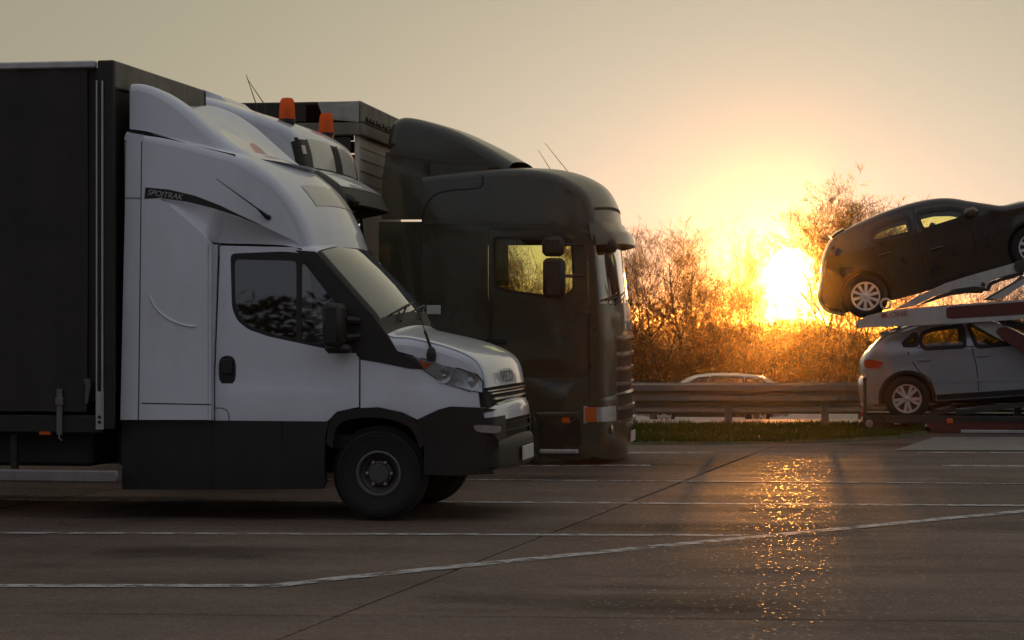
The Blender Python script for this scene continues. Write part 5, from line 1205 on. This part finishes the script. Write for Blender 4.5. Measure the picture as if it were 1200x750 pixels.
# silver hatchback on the lower deck, nose slightly up
c0 = Tq([(1063, 467)], -.9)[0]; YS = -.86
SF = Frame(TF.M @ Vector((c0[0], 0, 0)), YT, radians(4)); zz = SF.at(1063, 491.5, YS)[1]
SF = Frame(SF.loc+Vector((0, 0, zz)), YT, radians(4))
sc_ = thing('silver_hatchback', 'silver five door hatchback on the lower transporter deck', 'car', SF)
Sp = lambda pts, y=-.86: SF.pl(pts, y)
sS = Sp([(1022, 478), (1012, 473.6), (1008.5, 461), (1009, 449), (1014, 442), (1010.5, 436), (1010.5, 425), (1016, 416.5), (1036, 394.5), (1044, 390.5), (1065, 383.2), (1092, 376.8), (1122, 373), (1150, 374.5), (1172, 380.5), (1205, 396), (1238, 409), (1275, 411), (1315, 419), (1337, 430), (1342, 446), (1340, 462), (1330, 470)])
Wr, hwS = car(sc_, sS, Sp([(1063, 467), (1272, 452.5)], -.8), .315, .205, 1.76, M['silver'], 'alloy',
    [Sp([(1061, 403), (1071.5, 393.5), (1073, 402.5)]), Sp([(1080.5, 400), (1083, 392), (1095, 388.3), (1126, 384), (1128.3, 404), (1084, 406.2)]), Sp([(1138, 382.5), (1160, 382), (1178, 390), (1198, 400.5), (1146, 404)])],
    [Sp([(1064, 412), (1066, 420), (1078, 436), (1090, 444), (1095, 458), (1097, 466)]), Sp([(1133, 380), (1139, 408), (1144.5, 430), (1147, 458)]), Sp([(1205, 400), (1222, 420), (1226, 448)]), Sp([(1075, 407.5), (1130, 406.5), (1205, 401)])],
    Sp([(1130, 405)])[0][1], [(7.15, 8.0, 'rear_window'), (14.0, 15.9, 'windscreen')], .405, 10,
    handles=Sp([(1082.5, 422), (1152.5, 417)]), tailp=Sp([(1011, 424), (1017, 420.5), (1036, 424), (1031, 432), (1014, 432)]), mirror=Sp([(1192, 398)])[0], sill_z=Sp([(1130, 468)])[0][1],
    crown=[.06]*3+[.06, .05, .05, .05, .05, .04, .04]+[.05]*7+[.06]*6)
spx = Wr.ev(8.4, 0, .02); obj('roof_spoiler', Wr.patch(MB(), 7.95, 8.8, -.93, .93, .03, thick=.03), M['silver'], sc_, 40)
two(lambda s: obj('roof_rail', MB().tube([(x_, s*(hwS(x_, z_)-.06), z_+.03) for x_, z_ in Sp([(1066, 381.5), (1080, 377.6), (1093, 374.6)])], .014, 6), M['alu'], sc_))
two(lambda s: obj('shoulder_crease', ribbon(MB(), Sp([(1096, 446.3), (1140, 445), (1200, 444), (1235, 441)]), hwS, .055, .010, side=s), M['silver'], sc_))
# black hatchback on the raised deck
PB = radians(15.8)
b0 = TF.at(1014.4, 347, -.8)
BF = Frame(TF.M @ Vector((b0[0], 0, b0[1])), YT, PB)
zt3 = -.315; BF = Frame(BF.M @ Vector((0, 0, zt3)), YT, PB)
bc = thing('black_hatchback', 'black brown hatchback tilted nose up on the raised transporter ramp', 'car', BF)
Bp = lambda pts, y=-.86: BF.pl(pts, y)
bS = Bp([(985, 365), (970, 362), (962, 352), (961.5, 340), (964, 326), (965, 312), (968, 296), (977, 279), (993, 268.5), (1014, 258), (1039.6, 247.5), (1069.5, 238), (1095, 233.2), (1114, 232.6), (1136, 236), (1158, 239.5), (1176, 241.5), (1200, 237.5), (1235, 237.5), (1262, 244), (1275, 256), (1277, 272), (1268, 290)])
Bw, hwB = car(bc, bS, Bp([(1014.4, 347), (1211, 290)], -.8), .315, .205, 1.78, M['dark_car'], 'white',
    [Bp([(1022.5, 273), (1030, 267.5), (1048, 260.5), (1063, 257), (1066, 271), (1024, 281.2)]), Bp([(1077, 251.8), (1097, 247.2), (1118, 246.6), (1129, 249), (1124, 254.5), (1083, 267.4)])],
    [Bp([(1070, 242), (1073, 270), (1080, 300), (1086, 325)]), Bp([(1130, 250), (1140, 275), (1146, 305)]), Bp([(1022, 290), (1030, 312), (1042, 325), (1046, 338)])],
    Bp([(1070, 271)])[0][1], [(7.1, 8.2, 'rear_window'), (13.6, 15.9, 'windscreen')], .405, 10,
    handles=Bp([(1037, 298), (1098, 291)]), mirror=Bp([(1137, 250)])[0], tail_mat=M['red_dark'], tailp=Bp([(967, 305), (972, 297), (986, 302), (984, 312), (968, 316)]), sill_z=Bp([(1100, 336)])[0][1],
    crown=[.06]*8+[.04]*9+[.06]*6)
obj('rear_spoiler', Bw.patch(MB(), 6.95, 7.8, -.93, .93, .03, thick=.03), M['dark_car'], bc, 40)
wch = TF.at(1038, 356, -1.0); obj('wheel_chock', MB().lathe([(.075, -1.12), (.085, -1.10), (.085, -.85), (.055, -.85), (.055, -1.12), (.075, -1.12)], 20, (wch[0], 0, wch[1])), M['grey_deck'], tr_, 40)
# straps over the tyres
for fr, (wx, wz), par in ((SF, Sp([(1063, 467)], -.8)[0], 'lower'), (BF, Bp([(1014.4, 347)], -.8)[0], 'upper')):
    pts = [(wx+.335*cos(a), -.76, wz+.335*sin(a)) for a in [radians(d) for d in range(25, 156, 10)]]; pts = [(wx+.52, -.78, wz-.28)]+pts+[(wx-.50, -.78, wz-.28)]
    loc = [tr_.matrix_world.inverted() @ Vector((0, 0, 0))]
    Mt = TF.I @ fr.M; q = [Mt @ Vector(p) for p in pts]; m = MB()
    for p in q: m.v += [(p.x, p.y-.03, p.z), (p.x, p.y+.03, p.z)]
    m.f = [(2*i, 2*i+1, 2*i+3, 2*i+2) for i in range(len(q)-1)]; obj('wheel_strap', m, M['plate'] if par == 'upper' else M['dark_deck'], tr_, 60)
# estate car passing on the motorway
PF = Frame(((835-600)/FPX*66, 66.0, terr(60)+.02), radians(2))
ps_ = thing('passing_car', 'pale silver estate car passing behind the guard rails', 'car', PF)
pS = [(-2.1, .30), (-2.2, .40), (-2.22, .60), (-2.15, .85), (-2.0, 1.05), (-1.55, 1.38), (-1.1, 1.46), (-.4, 1.50), (.35, 1.46), (.75, 1.34), (1.3, 1.02), (1.5, .96), (1.95, .86), (2.2, .70), (2.25, .5), (2.2, .3)]
pS = [(-x, z) for x, z in pS][::-1]
pw, hwp = car(ps_, pS, [(-1.45, .32), (1.3, .32)], .32, .21, 1.8, M['pass_car'], 'alloy', [[(1.72, 1.05), (1.35, 1.36), (.95, 1.38), (.9, 1.0)], [(.8, 1.0), (.82, 1.40), (-.05, 1.42), (-.1, 1.0)], [(-.2, 1.0), (-.15, 1.41), (-.45, 1.38), (-1.05, 1.03)]], [], .98, [(4.1, 5.9, 'windscreen'), (9.2, 10.0, 'rear_window')], .40, 10, sill_z=.28)
# ------------------------------------------------------------------ haze
def haze_box(dens, g):
    m = bpy.data.materials.new('evening_haze'); m.use_nodes = True; t = m.node_tree; t.nodes.clear()
    v = t.nodes.new('ShaderNodeVolumePrincipled'); v.inputs['Color'].default_value = (1, .80, .50, 1); v.inputs['Density'].default_value = dens; v.inputs['Anisotropy'].default_value = g
    o = t.nodes.new('ShaderNodeOutputMaterial'); t.links.new(v.outputs[0], o.inputs['Volume'])
    mb = MB().box((0, 1100, 3.5), (3200, 3100, 12.2))
    return obj('haze', mb, m, kind='stuff', label='thin golden evening haze in the air', cat='haze')
haze_box(.00024, .979)
